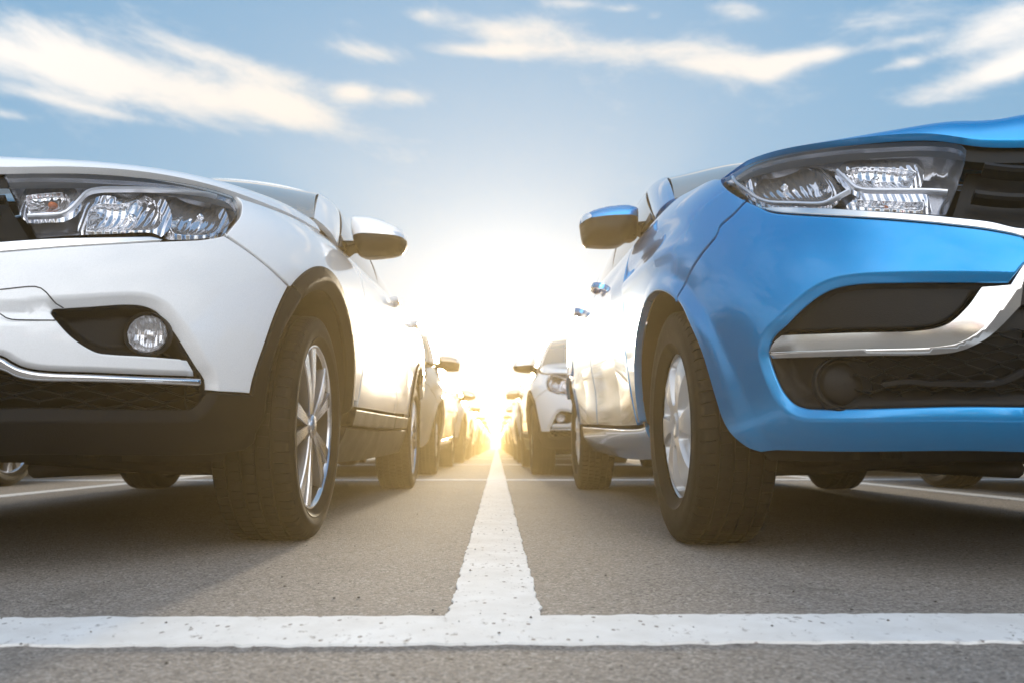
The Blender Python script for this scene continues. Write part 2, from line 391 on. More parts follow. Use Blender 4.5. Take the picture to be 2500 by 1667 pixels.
# ------------------------------------------------------------------ car skin
def pchip(xs, ys):
    xs = np.asarray(xs, float); ys = np.asarray(ys, float)
    h = np.diff(xs); dl = np.diff(ys)/h; m = np.zeros(len(xs))
    for i in range(1, len(xs)-1):
        if dl[i-1]*dl[i] > 0:
            w1 = 2*h[i]+h[i-1]; w2 = h[i]+2*h[i-1]
            m[i] = (w1+w2)/(w1/dl[i-1]+w2/dl[i])
    m[0] = dl[0]; m[-1] = dl[-1]
    def f(x):
        x = np.asarray(x, float)
        i = np.clip(np.searchsorted(xs, x)-1, 0, len(xs)-2)
        t = (x-xs[i])/h[i]
        r = ys[i]*(1+2*t)*(1-t)**2+m[i]*h[i]*t*(1-t)**2+ys[i+1]*t*t*(3-2*t)+m[i+1]*h[i]*t*t*(t-1)
        r = np.where(t < 0, ys[i]+m[i]*h[i]*t, r)
        return np.where(t > 1, ys[i+1]+m[i+1]*h[i]*(t-1), r)
    return f
def smooth(f, w, k=9):
    offs = np.linspace(-w, w, k); g = np.exp(-(offs/w*1.6)**2); g /= g.sum()
    return lambda x: sum(gi*f(np.asarray(x, float)+o) for gi, o in zip(g, offs))

class Body:
    """Half of a car skin: u runs in metres round the plan from nose centre to tail centre, v from sill (0) to hood gap/beltline (1).
    Local axes: s = sideways from the centre line, d = back from the nose, z = up."""
    def __init__(b, d0, s1, zt, zb, dc, length, nf=2.5, nr=3.0, dr=None, lr=.75):
        b.d0 = smooth(pchip(*zip(*d0)), .06); b.s1 = smooth(pchip(*zip(*s1)), .06); b.zt = smooth(pchip(*zip(*zt)), .08); b.zb = zb
        b.dc = dc; b.len = length; b.nf = nf; b.nr = nr; b.lr = lr; b.dr = smooth(pchip(*zip(*dr)), .06)
        q = np.linspace(0, 1, 6001); th = (q*q*(3-2*q))*np.pi/2
        def tab(n, sx, dl):
            S = sx*np.sin(th)**(2/n); D = dl*(1-np.cos(th)**(2/n))
            return np.concatenate([[0], np.cumsum(np.hypot(np.diff(S), np.diff(D)))])
        sm = float(b.s1(.5))
        b.th = th; b.tf = tab(nf, sm, dc-float(b.d0(.5))); b.uf = b.tf[-1]
        b.tr = tab(nr, sm, lr); b.ls = length-lr-dc; b.us = b.uf+b.ls; b.U = b.us+b.tr[-1]
        b.disp = None
    def plan(b, u, v):
        u = np.asarray(u, float); v = np.asarray(v, float); u, v = np.broadcast_arrays(u, v)
        sg = np.sign(u)+(u == 0); ua = np.abs(u)
        d0 = b.d0(v); s1 = b.s1(v); dr = b.dr(v)
        tf = np.interp(ua, b.tf, b.th); tr = np.interp(b.U-ua, b.tr, b.th)
        sf = s1*np.sin(tf)**(2/b.nf); df = d0+(b.dc-d0)*(1-np.cos(tf)**(2/b.nf))
        sr = s1*np.sin(tr)**(2/b.nr); dd = b.len-dr-(b.lr-dr)*(1-np.cos(tr)**(2/b.nr))
        front = ua <= b.uf; rear = ua >= b.us
        s = np.where(front, sf, np.where(rear, sr, s1)); d = np.where(front, df, np.where(rear, dd, b.dc+(ua-b.uf)))
        return s*sg, d
    def raw(b, u, v):
        s, d = b.plan(u, v); z = b.zb+np.asarray(v)*(b.zt(np.abs(u))-b.zb)
        return np.stack(np.broadcast_arrays(s, d, z), -1)
    def normal(b, u, v, f=None, e=2.5e-3):
        f = f or b.raw
        tu = f(np.asarray(u)+e, v)-f(np.asarray(u)-e, v); tv = f(u, np.asarray(v)+e)-f(u, np.asarray(v)-e)
        n = np.cross(tu, tv); l = np.linalg.norm(n, axis=-1, keepdims=True); return n/np.maximum(l, 1e-9)
    def P(b, u, v):
        p = b.raw(u, v)
        if b.disp is not None: p = p+b.normal(u, v)*b.disp(u, v)[..., None]
        return p
    def N(b, u, v): return b.normal(u, v, b.P)

# ------------------------------------------------------------------ wheels
def ccw(p):
    p = np.asarray(p, float); x, y = p.T
    return p if (x*np.roll(y, -1)-np.roll(x, -1)*y).sum() > 0 else p[::-1]
def sharp(me, a=32):
    me.set_sharp_from_angle(angle=R(a)); return me
def tyre_mesh(name, Rr, half, bead, pitches=70, slant=.35, seed=1):
    rnd = random.Random(seed); g = [-.56*half*.98, -.18*half, .18*half, .56*half*.98]; gw = .0042; gd = .0072
    prof = [(-half*.80, bead-.004, 0), (-half*.84, bead+.006, 0), (-half*.95, bead+.02, 0), (-half*1.005, bead+.026, 0), (-half*1.01, bead+.0275, 0), (-half*1.0, bead+.030, 0),
            (-half*1.035, (bead+Rr)/2, 0), (-half*1.02, Rr-.034, 0), (-half*1.00, Rr-.030, 0), (-half*.995, Rr-.029, .0), (-half*.965, Rr-.016, .003), (-half*.925, Rr-.0085, .005), (-half*.87, Rr-.0042, .006)]
    xs = [-half*.80]
    for q in g: xs += [q-gw-.0006, ('g', q-gw), ('g', q+gw), q+gw+.0006]
    xs += [half*.80]
    for q in xs:
        gr = isinstance(q, tuple); x = q[1] if gr else q
        prof.append((x, Rr-.0035*(abs(x)/half)**2.2-(gd if gr else 0), 0 if gr else (.0058 if abs(x) > .55*half else .0032)))
    prof += [(-x, r, s) for x, r, s in prof[12::-1]]
    fr = [0, .885, .90, .985]; V = []; F = []; k = len(prof); n = pitches*4
    for i in range(n):
        pt, f = divmod(i, 4)
        for x, r, s in prof:
            rib = int(np.searchsorted(g, x)); sg = 1 if x > 0 else -1
            a = (pt+fr[f]+.37*rib+(slant*sg*x/half if s else 0))*2*math.pi/pitches if s else (pt+fr[f])*2*math.pi/pitches
            rr = r-(s if (f >= 2) else 0)
            V.append((x, rr*math.cos(a), rr*math.sin(a)))
    for i in range(n):
        j = (i+1) % n
        for q in range(k-1): F.append((i*k+q, i*k+q+1, j*k+q+1, j*k+q))
    return sharp(mesh(name, V, F, 'rubber'))
def rot_x(V, a):
    c, s = math.cos(a), math.sin(a); V = np.asarray(V, float).copy(); y, z = V[:, 1].copy(), V[:, 2].copy(); V[:, 1] = y*c-z*s; V[:, 2] = y*s+z*c; return V
def alloy_rim():
    """five twin-spoke alloy: machined faces, grey flanks"""
    parts = [lathe([(-.09, .222), (-.092, .232), (-.085, .235), (-.078, .222), (-.05, .205), (.02, .203), (.06, .213), (.078, .221)], 72)]
    fm = [2]*len(parts[0][1]); lip = lathe([(.078, .221), (.084, .2235), (.0895, .229), (.089, .2335), (.080, .235)], 96); parts.append(lip); fm += [0]*len(lip[1])
    def blade(th, dth0, dth1, w0, w1):
        V = []; F = []; mm = []
        st = np.linspace(0, 1, 7)
        for t in st:
            r = .036+t*(.224-.036); a = th+dth0+(dth1-dth0)*t; wd = w0+(w1-w0)*t**1.2; xf = .082+.004*t+.004*math.sin(t*math.pi); xb = xf-.034
            cy, cz = r*math.cos(a), r*math.sin(a); ty, tz = -math.sin(a), math.cos(a)
            for o, x in ((-wd*1.25, xb), (-wd, xf-.004), (-wd*.92, xf), (wd*.92, xf), (wd, xf-.004), (wd*1.25, xb)): V.append((x, cy+ty*o, cz+tz*o))
        for i in range(len(st)-1):
            for j in range(5): F.append((i*6+j, (i+1)*6+j, (i+1)*6+j+1, i*6+j+1)); mm.append(0 if j in (1, 2, 3) else 1)
        return (np.array(V), F, None), mm
    for i in range(5):
        th = math.pi+i*2*math.pi/5
        for sg in (-1, 1):
            b, mm = blade(th, sg*R(9.5), sg*R(12.5), .0105, .0225); parts.append(b); fm += mm
        # webbing between the two blades, set back
        wv = []
        for t in np.linspace(0, 1, 5):
            r = .04+t*.182; hw = (.006+.03*t)
            a = th; x = .05+.004*t
            wv += [(x, r*math.cos(a)+math.sin(a)*hw, r*math.sin(a)-math.cos(a)*hw), (x, r*math.cos(a)-math.sin(a)*hw, r*math.sin(a)+math.cos(a)*hw)]
        parts.append((np.array(wv), [(2*q, 2*q+2, 2*q+3, 2*q+1) for q in range(4)], None)); fm += [1]*4
    hub = lathe([(.03, .058), (.066, .056), (.076, .049), (.080, .040), (.078, .034), (.084, .0335), (.088, .030), (.0905, .016), (.091, .001)], 40); parts.append(hub); fm += [1 if q % 8 < 4 else 0 for q in range(len(hub[1]))]
    for i in range(5):
        a = math.pi+R(36)+i*2*math.pi/5; v, f, _ = lathe([(.040, .0105), (.070, .0105), (.072, .009), (.0725, .001)], 14); v[:, 1] += .047*math.cos(a); v[:, 2] += .047*math.sin(a); parts.append((v, f, None)); fm += [1]*len(f)
    V, F, _ = joinvf(parts)
    return sharp(mesh('alloy_rim', V, F, ['alloy', 'alloy_dark', 'steel'], fmat=fm))
def cover_rim():
    """silver plastic cover with six bevelled windows"""
    r0 = .206; th = np.linspace(0, 2*math.pi, 121)[:-1]; disc = np.stack([np.cos(th), np.sin(th)], 1)*.199; holes = []; pock = []
    def win(c, ra, rb, wa, wb, skew=0):
        pts = []
        for t in np.linspace(0, 1, 7): pts.append((ra+(rb-ra)*t, -(wa+(wb-wa)*t)+skew*t))
        for t in np.linspace(1, 0, 7): pts.append((ra+(rb-ra)*t, (wa+(wb-wa)*t)+skew*t))
        q = np.array([(r*math.cos(c+w), r*math.sin(c+w)) for r, w in pts]); q = np.vstack([q, q[:1]]); q = np.concatenate([a+(b-a)*np.linspace(0, 1, 5, endpoint=False)[:, None] for a, b in zip(q[:-1], q[1:])])
        for _ in range(6): q = q*.5+np.roll(q, 1, 0)*.25+np.roll(q, -1, 0)*.25
        return ccw(q)
    for i in range(6):
        c = R(20)+i*math.pi/3
        holes.append(win(c, .098, .176, R(5), R(10), R(4))); pock.append(win(c, .056, .188, R(16), R(17), R(3)))
    extra = [inset(p, a, True) for p in pock for a in (-.0012, .0006, .003, .006, .009, .0115)]
    W, F, loops = triangulate(disc, .0055, holes, extra=np.concatenate(extra)); r = np.hypot(*W.T)
    x = .078+.010*np.sin(np.clip(r/.2, 0, 1)*math.pi)-.014*np.clip((r-.15)/.05, 0, 1)**2
    for p in pock:
        ins = inpoly(W, p); t = np.clip(pdist(W, p)/.011, 0, 1)*ins; x -= .026*t*t*(3-2*t)
    x += .006*np.clip((.034-r)/.004, 0, 1)
    V = np.stack([x, W[:, 0], W[:, 1]], 1); F = [f for f in F]; parts = [(V, F, None)]
    for l in loops[1:]:
        k = len(l); a = V[l]; b = a-[.012, 0, 0]; parts.append((np.concatenate([a, b]), [(( i+1) % k, i, k+i, k+(i+1) % k) for i in range(k)], None))
    parts.append(lathe([(.064, .199), (.070, .2035), (.067, .207), (.058, .2075), (.04, .200)], 96))
    V, F, _ = joinvf(parts)
    return sharp(mesh('wheel_cover', V, F, 'cover'), 40)
def drum_mesh(name, r):
    V, F, _ = joinvf([lathe([(.028, .001), (.03, r*.62), (.02, r*.64), (.0, r*.66), (-.02, r*.66)], 40), lathe([(-.005, .07), (-.005, r*.98), (-.012, r*.99), (-.07, r*.98)], 48)])
    return sharp(mesh(name, V, F, 'steel'))
TYRE = {'A': tyre_mesh('low_profile_tyre', .318, .1025, .229, 72, .3, 1), 'B': tyre_mesh('tall_tyre', .318, .0975, .202, 66, -.5, 2)}
RIM = {'A': alloy_rim(), 'B': cover_rim()}
DRUM = {'A': drum_mesh('brake_disc', .13), 'B': drum_mesh('brake_drum', .12)}
def wheel(kind, parent, s, d, spin=0., steer=0.):
    wl = obj('wheel', DRUM[kind], parent, (s, d, .318), (0, 0, (math.pi if s < 0 else 0)+steer))
    obj('tyre', TYRE[kind], wl, rot=(spin*.7, 0, 0)); rm = obj('rim', RIM[kind], wl, rot=(spin, 0, 0))
    return wl

# ------------------------------------------------------------------ car pieces
def hood_mesh(b, dend, dcen, ut, av, qq, crown, tuck=0.):
    uh = dend-b.dc+b.uf; us = np.linspace(-uh, uh, 161); ts = np.array([0, 0, .006, .014, .024, .036, .05, .07, .10, .14, .2, .29, .42, .6, .8, 1.])
    ua = np.abs(us); G = b.raw(us, np.ones_like(us)); Cn = np.stack([us*0, .30+(dcen-.30)*(ua/uh)**1.25, G[:, 2]], 1); V = []
    a = smooth(pchip(ut, av), .1)(ua); L = np.linalg.norm((Cn-G)[:, :2], axis=1)
    for k, t in enumerate(ts):
        tt = np.full(len(us), t) if k else .012/L
        p = G*(1-tt)[:, None]+Cn*tt[:, None]; p[:, 2] = G[:, 2]+.006-tuck*np.clip((ua-.98)/.15, 0, 1)+a*(1-np.exp(-t*L/qq))+crown*t*(2-t)
        if k == 0: p[:, 2] -= .014
        V.append(p)
    V = np.stack(V, 1).reshape(-1, 3); n = len(ts)
    F = [(i*n+j, (i+1)*n+j, (i+1)*n+j+1, i*n+j+1) for i in range(len(us)-1) for j in range(n-1)]
    return V, F, None
def pillow(outline, d, depth, wd, poly, step=.008, sgn=1):
    o = np.asarray(outline, float)
    W, F, _ = triangulate(np.asarray(poly, float), step)
    e = np.clip(pdist(W, o)/wd, 0, 1); y = d-depth*np.sqrt(1-(1-e)**2)
    return np.stack([W[:, 0], y, W[:, 1]], 1), F, None
def mirror_parts(car, spec, side, paint_mat):
    up = ccw(catmull(spec['top'], .006).tolist()+catmull(spec['split'][::-1], .01).tolist()[1:-1]); lo = ccw(catmull(spec['split'], .01).tolist()+catmull(spec['bottom'], .006).tolist()[1:-1])
    full = ccw(catmull(spec['top'], .006).tolist()+catmull(spec['bottom'], .006).tolist()[1:-1]); d = spec['d']
    def put(name, vfn, mats, parent, sm=True):
        if side < 0: vfn = mirrored(*vfn)
        me = mesh(name, vfn[0], vfn[1], mats, None, sm); me.set_sharp_from_angle(angle=R(40)); return obj(name, me, parent)
    k = len(full); c = full.mean(0); back = (full-c)*.93+c
    V = np.concatenate([np.c_[full[:, 0], np.full(k, d), full[:, 1]], np.c_[full[:, 0], np.full(k, d+.03), full[:, 1]], np.c_[back[:, 0], np.full(k, d+.075), back[:, 1]]])
    F = [((i+1) % k+a, i+a, i+a+k, (i+1) % k+a+k) for a in (0, k) for i in range(k)]
    arm = sweep([(spec['arm'][0], d+.01, spec['arm'][1]), (spec['arm'][2], d-.03, spec['arm'][3]), (spec['arm'][4], d-.06, spec['arm'][5])], [(0, -.3, 1)]*3, [.035, .035, .045], [.022, .024, .032])
    sail = patch_plane(spec['sail'])
    root = put('wing_mirror', joinvf([(V, F, None), arm, sail]), 'plastic', car)
    put('mirror_cap', pillow(full, d, .085, .06, up), paint_mat, root); put('mirror_base', pillow(full, d, .085, .06, lo), 'plastic', root)
    gl = (back-c)*.96+c; put('mirror_glass', (np.c_[gl[:, 0], np.full(k, d+.068), gl[:, 1]], [tuple(range(k))[::-1]], None), 'chrome', root)
    if 'lamp' in spec:
        lp = ccw(catmull(spec['lamp'], .006)); v, f, _ = pillow(full, d-.003, .085, .06, lp, .006); put('turn_signal', (v, f, None), 'guide', root)
    return root
def patch_plane(tri):
    P = np.array(tri, float); n = len(P); q = P+[.012, 0, 0]
    return np.concatenate([q, P-[.01, 0, 0]]), [tuple(range(n)), tuple(range(n, 2*n))[::-1]]+[((i+1) % n, i, n+i, n+(i+1) % n) for i in range(n)], None
def curve(pts):
    p = np.asarray(pts, float); t = np.concatenate([[0], np.cumsum(np.linalg.norm(np.diff(p, axis=0), axis=1))]); t /= t[-1]; fs = [pchip(t, p[:, i]) for i in range(3)]
    return lambda x: np.stack([f(x) for f in fs], -1)
def ruled(c0, c1, bulge=(0, 0, 0)):
    def fn(u, v):
        return c0(u)*(1-v)[:, None]+c1(u)*v[:, None]+np.outer(4*v*(1-v), bulge)
    return fn
def bowl_off(poly, rim, deep, wd):
    def f(u, v):
        P = np.stack(np.broadcast_arrays(u, np.asarray(v)*KV), -1); t = np.clip(pdist(P, poly)/wd, 0, 1); return rim-deep*np.sqrt(np.maximum(0, 1-(1-t)**2))
    return f
def ramp_off(poly, rim, deep, wd):
    def f(u, v):
        P = np.stack(np.broadcast_arrays(u, np.asarray(v)*KV), -1); t = np.clip(pdist(P, poly)/wd, 0, 1); t = t*np.asarray(inpoly(P.reshape(-1, 2), poly)).reshape(t.shape); return rim-deep*t*t*(3-2*t)
    return f
def honeycomb(b, poly, off, per, row, hw, hh, u0, u1, w0, w1):
    parts = []
    def seg(p, q):
        m = [(p[0]+(q[0]-p[0])*t, p[1]+(q[1]-p[1])*t) for t in (0, .5, 1)]
        if not inpoly(np.array([m[1]]), poly)[0]: return
        P = np.array(m); u, v = P[:, 0], P[:, 1]/KV; n = b.normal(u, v); parts.append(sweep(b.raw(u, v)+n*off, n, hw, hh))
    tie = row*.17; j = 0; wv = w0
    while wv < w1:
        sh = (j % 2)*per/2; x = u0+sh-per
        while x < u1:
            seg((x, wv-tie), (x, wv+tie)); seg((x, wv+tie), (x+per/2, wv+row-tie)); seg((x, wv+tie), (x-per/2, wv+row-tie)); x += per
        wv += row; j += 1
    return joinvf(parts) if parts else None
def forward_disc(prof, pos, yaw=0., n=32):
    """lathe whose axis looks forward (-d), turned outwards by yaw"""
    V, F, _ = lathe(prof, n); V = np.stack([V[:, 1], -V[:, 0], V[:, 2]], 1); c, s = math.cos(yaw), math.sin(yaw)
    V = np.stack([V[:, 0]*c-V[:, 1]*s, V[:, 0]*s+V[:, 1]*c, V[:, 2]], 1)
    return V+np.asarray(pos), F, None
def dz_uv(b, d, z):
    u = d-b.dc+b.uf; return [u, (z-b.zb)/(float(b.zt(u))-b.zb)]

def liner(b, c, r):
    uu, vv = np.meshgrid(np.linspace(.5, b.us+.6, 420), np.linspace(0, 1, 70)); G = b.raw(uu.ravel(), vv.ravel()); V = []; F = []; n = 56; prof = [(0, .001), (.012, .004), (.16, .003), (.32, .012), (.345, .05), (.345, r-.12)]
    for i in range(n+1):
        a = R(-14)+R(208)*i/n; y, z = c+r*math.cos(a), .318+r*math.sin(a); q = ((G[:, 1]-y)**2+(G[:, 2]-max(z, .215))**2).argmin(); s0 = G[q, 0]-.014
        V += [(max(.48, min(s0, .86)-x), c+(r-dr)*math.cos(a), .318+(r-dr)*math.sin(a)) for x, dr in prof]
    k = len(prof)
    for i in range(n):
        for j in range(k-1): F.append((i*k+j, (i+1)*k+j, (i+1)*k+j+1, i*k+j+1))
    return np.array(V), F, None
def build_car(kind, b, D, cfg, name):
    root = bpy.data.objects.new(name, None); COL.objects.link(root); pm = cfg['paint']; wa, wr = cfg['axle'], cfg['axle']+cfg['wheelbase']
    def P(nm, segs, mat, parent=root, side=0, smooth=True, **kw): return part(nm, patch(b, segs, **kw), mat, parent, side, smooth)
    both = (1, -1)
    # structure behind the skin
    P('inner_shell', [[[0, .03], [.9, .03]], [[.9, .03], [.9, .98]], [[.9, .98], [0, .98]], [[0, .98], [0, .03]]], 'shell', step=.06, off=-.105, roll=0, depth=0, gap=0)
    P('side_shell', [[dz_uv(b, 1.32, .26), dz_uv(b, wr-.47, .26)], [dz_uv(b, wr-.47, .26), dz_uv(b, wr-.47, .97)], [dz_uv(b, wr-.47, .97), dz_uv(b, 1.32, .97)], [dz_uv(b, 1.32, .97), dz_uv(b, 1.32, .26)]], 'shell', step=.1, off=-.03, roll=0, depth=0, gap=0)
    floor = [box(-.60, .60, .50, cfg['len']-.35, .225, .25), box(-.70, .70, 1.30, wr-.42, .205, .26), box(-.42, .42, .40, .70, .232, .25), box(-.28, .28, cfg['len']-.85, cfg['len']-.45, .20, .24)]
    for sg in both:
        floor += [tube([(.10*sg, .75, .235), (.45*sg, .82, .205), (.68*sg, wa, .20)], .024), tube([(.60*sg, wa+.32, .25), (.64*sg, wa+.1, .22), (.68*sg, wa, .205)], .02), tube([(.62*sg, wr-.5, .27), (.62*sg, wr-.2, .245), (.62*sg, wr, .25)], .03), tube([(.58*sg, wr+.06, .25), (.56*sg, wr+.05, .5)], .045)]
    floor += [tube([(-.62, wr-.12, .25), (.62, wr-.12, .25)], .045)]
    V, F, _ = joinvf(floor); obj('underbody', mesh('underbody', V, F, 'under', smooth=False), root)
    V, F, _ = joinvf([tube([(.1, .8, .2), (.12, 1.5, .195), (.15, 2.4, .195), (.3, wr-.25, .22), (.38, wr+.2, .21)], .028), tube([(.38, wr+.18, .215), (.40, wr+.32, .215), (.42, wr+.62, .215)], [.08, .085, .03], 14)]); obj('exhaust', mesh('exhaust', V, F, 'rust'), root)
    for c, r in ((wa, cfg['well']), (wr, cfg['well'])):
        for sg in both:
            lin = liner(b, c, r)
            if sg < 0: lin = mirrored(*lin)
            obj('wheel_liner', mesh('wheel_liner', lin[0], lin[1], 'plastic'), root)
    # wheels
    for d in (wa, wr):
        for sg in both: wheel(kind, root, sg*cfg['track'], d, cfg['spin']+(.6 if d == wr else 0)*sg, 0)
    # hood
    uh = cfg['hood'][0]-b.dc+b.uf; P('hood_seal', [[[0, .95], [.5, .95], [1.0, .95], [uh, .95]], [[uh, .95], [uh, 1.03]], [[uh, 1.03], [.5, 1.03], [0, 1.03]], [[0, 1.03], [0, .95]]], 'shell', step=.03, off=-.022, roll=0, depth=0, gap=0)
    V, F, _ = hood_mesh(b, *cfg['hood']); me = mesh('hood', V, F, pm); me.set_sharp_from_angle(angle=R(60)); obj('hood', me, root)
    # fascia, wings, doors
    if kind == 'A':
        zs = lambda u, v: b.zb+np.asarray(v)*(b.zt(np.abs(u))-b.zb)
        disp = summed(chamfer(D['pocket_edge'][0], .026, .018, lambda u, v: .25+.75*np.clip((np.asarray(u)-.40)/.12, 0, 1)), chamfer(D['blade_edge'][0], .016, .013))
        bump = P('front_bumper', D['bumper'], pm, rings=(.0025, .006, .010, .015, .021, .028), step=.010, ostep=.006, disp=disp, roll=.003, depth=.022)
        V, F, N = joinvf([sweep(*onskin(b, D[q][0], .0004), .0011, .0006) for q in ('cover_line', 'cover_line2')]); part('panel_seam', (V, F, None), 'shell', bump)['kind'] = 'stuff'
        P('chrome_trim', D['chrome_lower'], 'chrome', bump, step=.010, off=lambda u, v: .004+0*u, roll=.007, depth=.012, gap=0)
        P('grille_trim', D['chrome_upper'], 'satin', bump, step=.010, off=-.002, roll=.004, depth=.012, gap=0)
        pl = loop(D['pocket'], .008); P('fog_pocket', D['pocket'], 'plastic', bump, step=.009, off=ramp_off(pl, -.016, .040, .028), roll=0, depth=0, gap=0)
        gl = loop(D['lower_grille'], .01); P('lower_intake', D['lower_grille'], 'shell', bump, step=.02, off=-.075, roll=0, depth=0, gap=0)
        hc = honeycomb(b, gl, -.034, .086, .0172, .0021, .006, 0., 1.0, .115, .32); part('honeycomb_grille', hc, 'plastic', bump, smooth=False)['kind'] = 'stuff'
        P('upper_grille', D['grille'], 'shell', bump, step=.02, off=-.05, roll=0, depth=0, gap=0)
        for k in range(4): part('grille_slat', sweep(*onskin(b, [[0, .70+.065*k], [.2, .70+.065*k], [.40-.02*(3-k)*.0, .70+.065*k]], -.022), .006, .008), 'plastic', bump, smooth=False)
        fc = np.array(D['fog_c'][0]); u, v = fc[0]; pos = b.raw(np.array(u), np.array(v))+b.normal(np.array(u), np.array(v))*-.024
        for sg in both:
            f = forward_disc([(-.02, .046), (.006, .046), (.010, .044), (.004, .0405)], pos, R(9)); f = f if sg > 0 else mirrored(*f); fog = obj('fog_lamp', sharp(mesh('fog_lamp', f[0], f[1], 'plastic')), root)
            f = forward_disc([(.002, .0395), (-.008, .036), (-.018, .026), (-.022, .012), (-.010, .009), (-.008, .0005)], pos, R(9), 14); f = f if sg > 0 else mirrored(*f); obj('reflector', mesh('reflector', f[0], f[1], 'fog_bowl', smooth=False), fog)
            f = forward_disc([(.003, .040), (.008, .034), (.012, .02), (.013, .0005)], pos, R(9)); f = f if sg > 0 else mirrored(*f); obj('lens', mesh('lens', f[0], f[1], 'lens'), fog)
        P('lower_cladding', D['cladding'], 'clad', bump, rings=(.004, .010, .017, .025, .034), step=.012, ostep=.008, off=.006, disp=summed(chamfer(D['clad_open'][0], .024, .018), chamfer(D['clad_arch_in'][0], .034, .022)), roll=.005, depth=.035, gap=.0)
        def doorsh(u, v):
            z = zs(u, v); d = b.plan(u, v)[1]; w = np.clip((d-1.45)/.35, 0, 1)*np.clip((3.3-d)/.35, 0, 1); return -w*(.010*np.exp(-((z-.60-.05*(d-2.2))/.10)**2)-.005*np.exp(-((z-.80)/.05)**2))
        for sg in both:
            P('fender', D['fender'], pm, side=sg, rings=(.004, .010, .018), step=.014, ostep=.009, roll=.003, depth=.02)
            P('wheel_arch', D['arch_front'], 'clad', side=sg, rings=(.006, .014, .022), step=.012, ostep=.01, off=.009, roll=.006, depth=.02, gap=0, disp=chamfer(D['arch_front_in'][0], .036, .024))
            P('wheel_arch', D['arch_rear'], 'clad', side=sg, rings=(.006, .014, .022), step=.014, ostep=.012, off=.009, roll=.006, depth=.02, gap=0, disp=chamfer(D['arch_rear'][1], .036, .022))
            df = P('front_door', D['door_front'], pm, side=sg, step=.024, ostep=.014, roll=.003, depth=.02, disp=doorsh); dr = P('rear_door', D['door_rear'], pm, side=sg, step=.026, ostep=.014, roll=.003, depth=.02, disp=doorsh)
            P('rear_quarter', D['quarter'], pm, side=sg, step=.035, ostep=.02, roll=.003, depth=.02)
            P('door_trim', D['sill_strip'], 'clad', df, sg, step=.022, off=.010, roll=.006, depth=.02, gap=0); P('door_trim', D['sill_strip_rear'], 'clad', dr, sg, step=.022, off=.010, roll=.006, depth=.02, gap=0)
            P('sill', D['sill'], 'clad', side=sg, step=.026, off=.002, roll=.006, depth=.03, gap=0)
            for pr, d0 in ((df, 2.28), (dr, 3.13)): handle(b, pr, d0, cfg['handle_z'](d0), sg, pm)
    else:
        def flare(u, v):
            p = b.raw(u, v); r = np.hypot(p[..., 1]-wa, p[..., 2]-.318); r2 = np.hypot(p[..., 1]-wr, p[..., 2]-.318); t = np.clip(1-(np.minimum(r, r2)-.372)/.055, 0, 1); return .011*t*t*(3-2*t)
        disp = summed(chamfer(D['open_edge'][0], .022, .013), flare)
        bump = P('front_bumper', D['bumper'], pm, rings=(.0025, .006, .010, .015, .021, .028), step=.010, ostep=.006, disp=disp, roll=.005, depth=.024)
        op = loop(D['opening'], .01); P('lower_intake', D['opening'], 'plastic', bump, step=.012, off=ramp_off(op, -.022, .034, .03), roll=0, depth=0, gap=0)
        P('intake_panel', D['upper_panel'], 'plastic', bump, step=.012, off=-.030, roll=.008, depth=.012, gap=0)
        P('chrome_blade', D['chrome_l'], 'satin', bump, step=.010, ostep=.006, off=-.002, roll=0, depth=.02, gap=0)
        ul = catmull(met(D['chrome_l_under'][0]), .006); P('chrome_blade_edge', D['chrome_l_under'], 'satin', bump, step=.008, ostep=.006, off=lambda u, v: -.0022-.75*pdist(np.stack(np.broadcast_arrays(u, np.asarray(v)*KV), -1), ul, False), roll=0, depth=.02, gap=-.0008)
        P('chrome_strip', D['chrome_upper'], 'satin', bump, step=.010, off=.001, roll=.003, depth=.012, gap=0)
        P('upper_grille', D['grille'], 'plastic', bump, step=.016, off=-.06, roll=0, depth=0, gap=0)
        for q in D['slats']: part('grille_slat', sweep(*onskin(b, q, -.028), .008, .014), 'plastic', bump, smooth=False)
        for k in range(3): part('grille_slat', sweep(*onskin(b, [[0, .30+.09*k], [.2, .30+.09*k], [.36, .30+.09*k]], -.045), .006, .008), 'plastic', bump, smooth=False)
        hc = honeycomb(b, op, -.045, .062, .0165, .0014, .004, 0., .655, .13, .28); part('honeycomb_grille', hc, 'plastic', bump, smooth=False)['kind'] = 'stuff'
        for q in D['bars'][:2]: part('grille_bar', sweep(*onskin(b, q, -.036), .0075, .009), 'gloss', bump, smooth=False)
        fc = np.array(D['fog_c'][0]); u, v = fc[0]; pos = b.raw(np.array(u), np.array(v))+b.normal(np.array(u), np.array(v))*-.038
        for sg in both:
            f = forward_disc([(-.02, .059), (.006, .058), (.011, .055), (.009, .052), (-.004, .050), (-.009, .047), (-.004, .043), (.002, .034), (.005, .015), (.006, .0005)], pos, R(12), 48); f = f if sg > 0 else mirrored(*f); obj('fog_blank', mesh('fog_blank', f[0], f[1], 'plastic'), bump)
        zs = lambda u, v: b.zb+np.asarray(v)*(b.zt(np.abs(u))-b.zb)
        def doorsh(u, v):
            z = zs(u, v); d = b.plan(u, v)[1]; w = np.clip((d-1.35)/.3, 0, 1)*np.clip((3.1-d)/.35, 0, 1); return flare(u, v)-w*(.014*np.exp(-((z-.50-.06*(d-2.2))/.11)**2)-.007*np.exp(-((z-.86-.03*(d-2))/.045)**2)+.004*np.exp(-((z-.93)/.03)**2))
        def fendsh(u, v):
            z = zs(u, v); d = b.plan(u, v)[1]; w = np.clip((d-.62)/.2, 0, 1); return flare(u, v)+w*(.009*np.exp(-((z-.80-.03*(d-1))/.03)**2)-.008*np.exp(-((z-.86-.03*(d-1))/.03)**2))
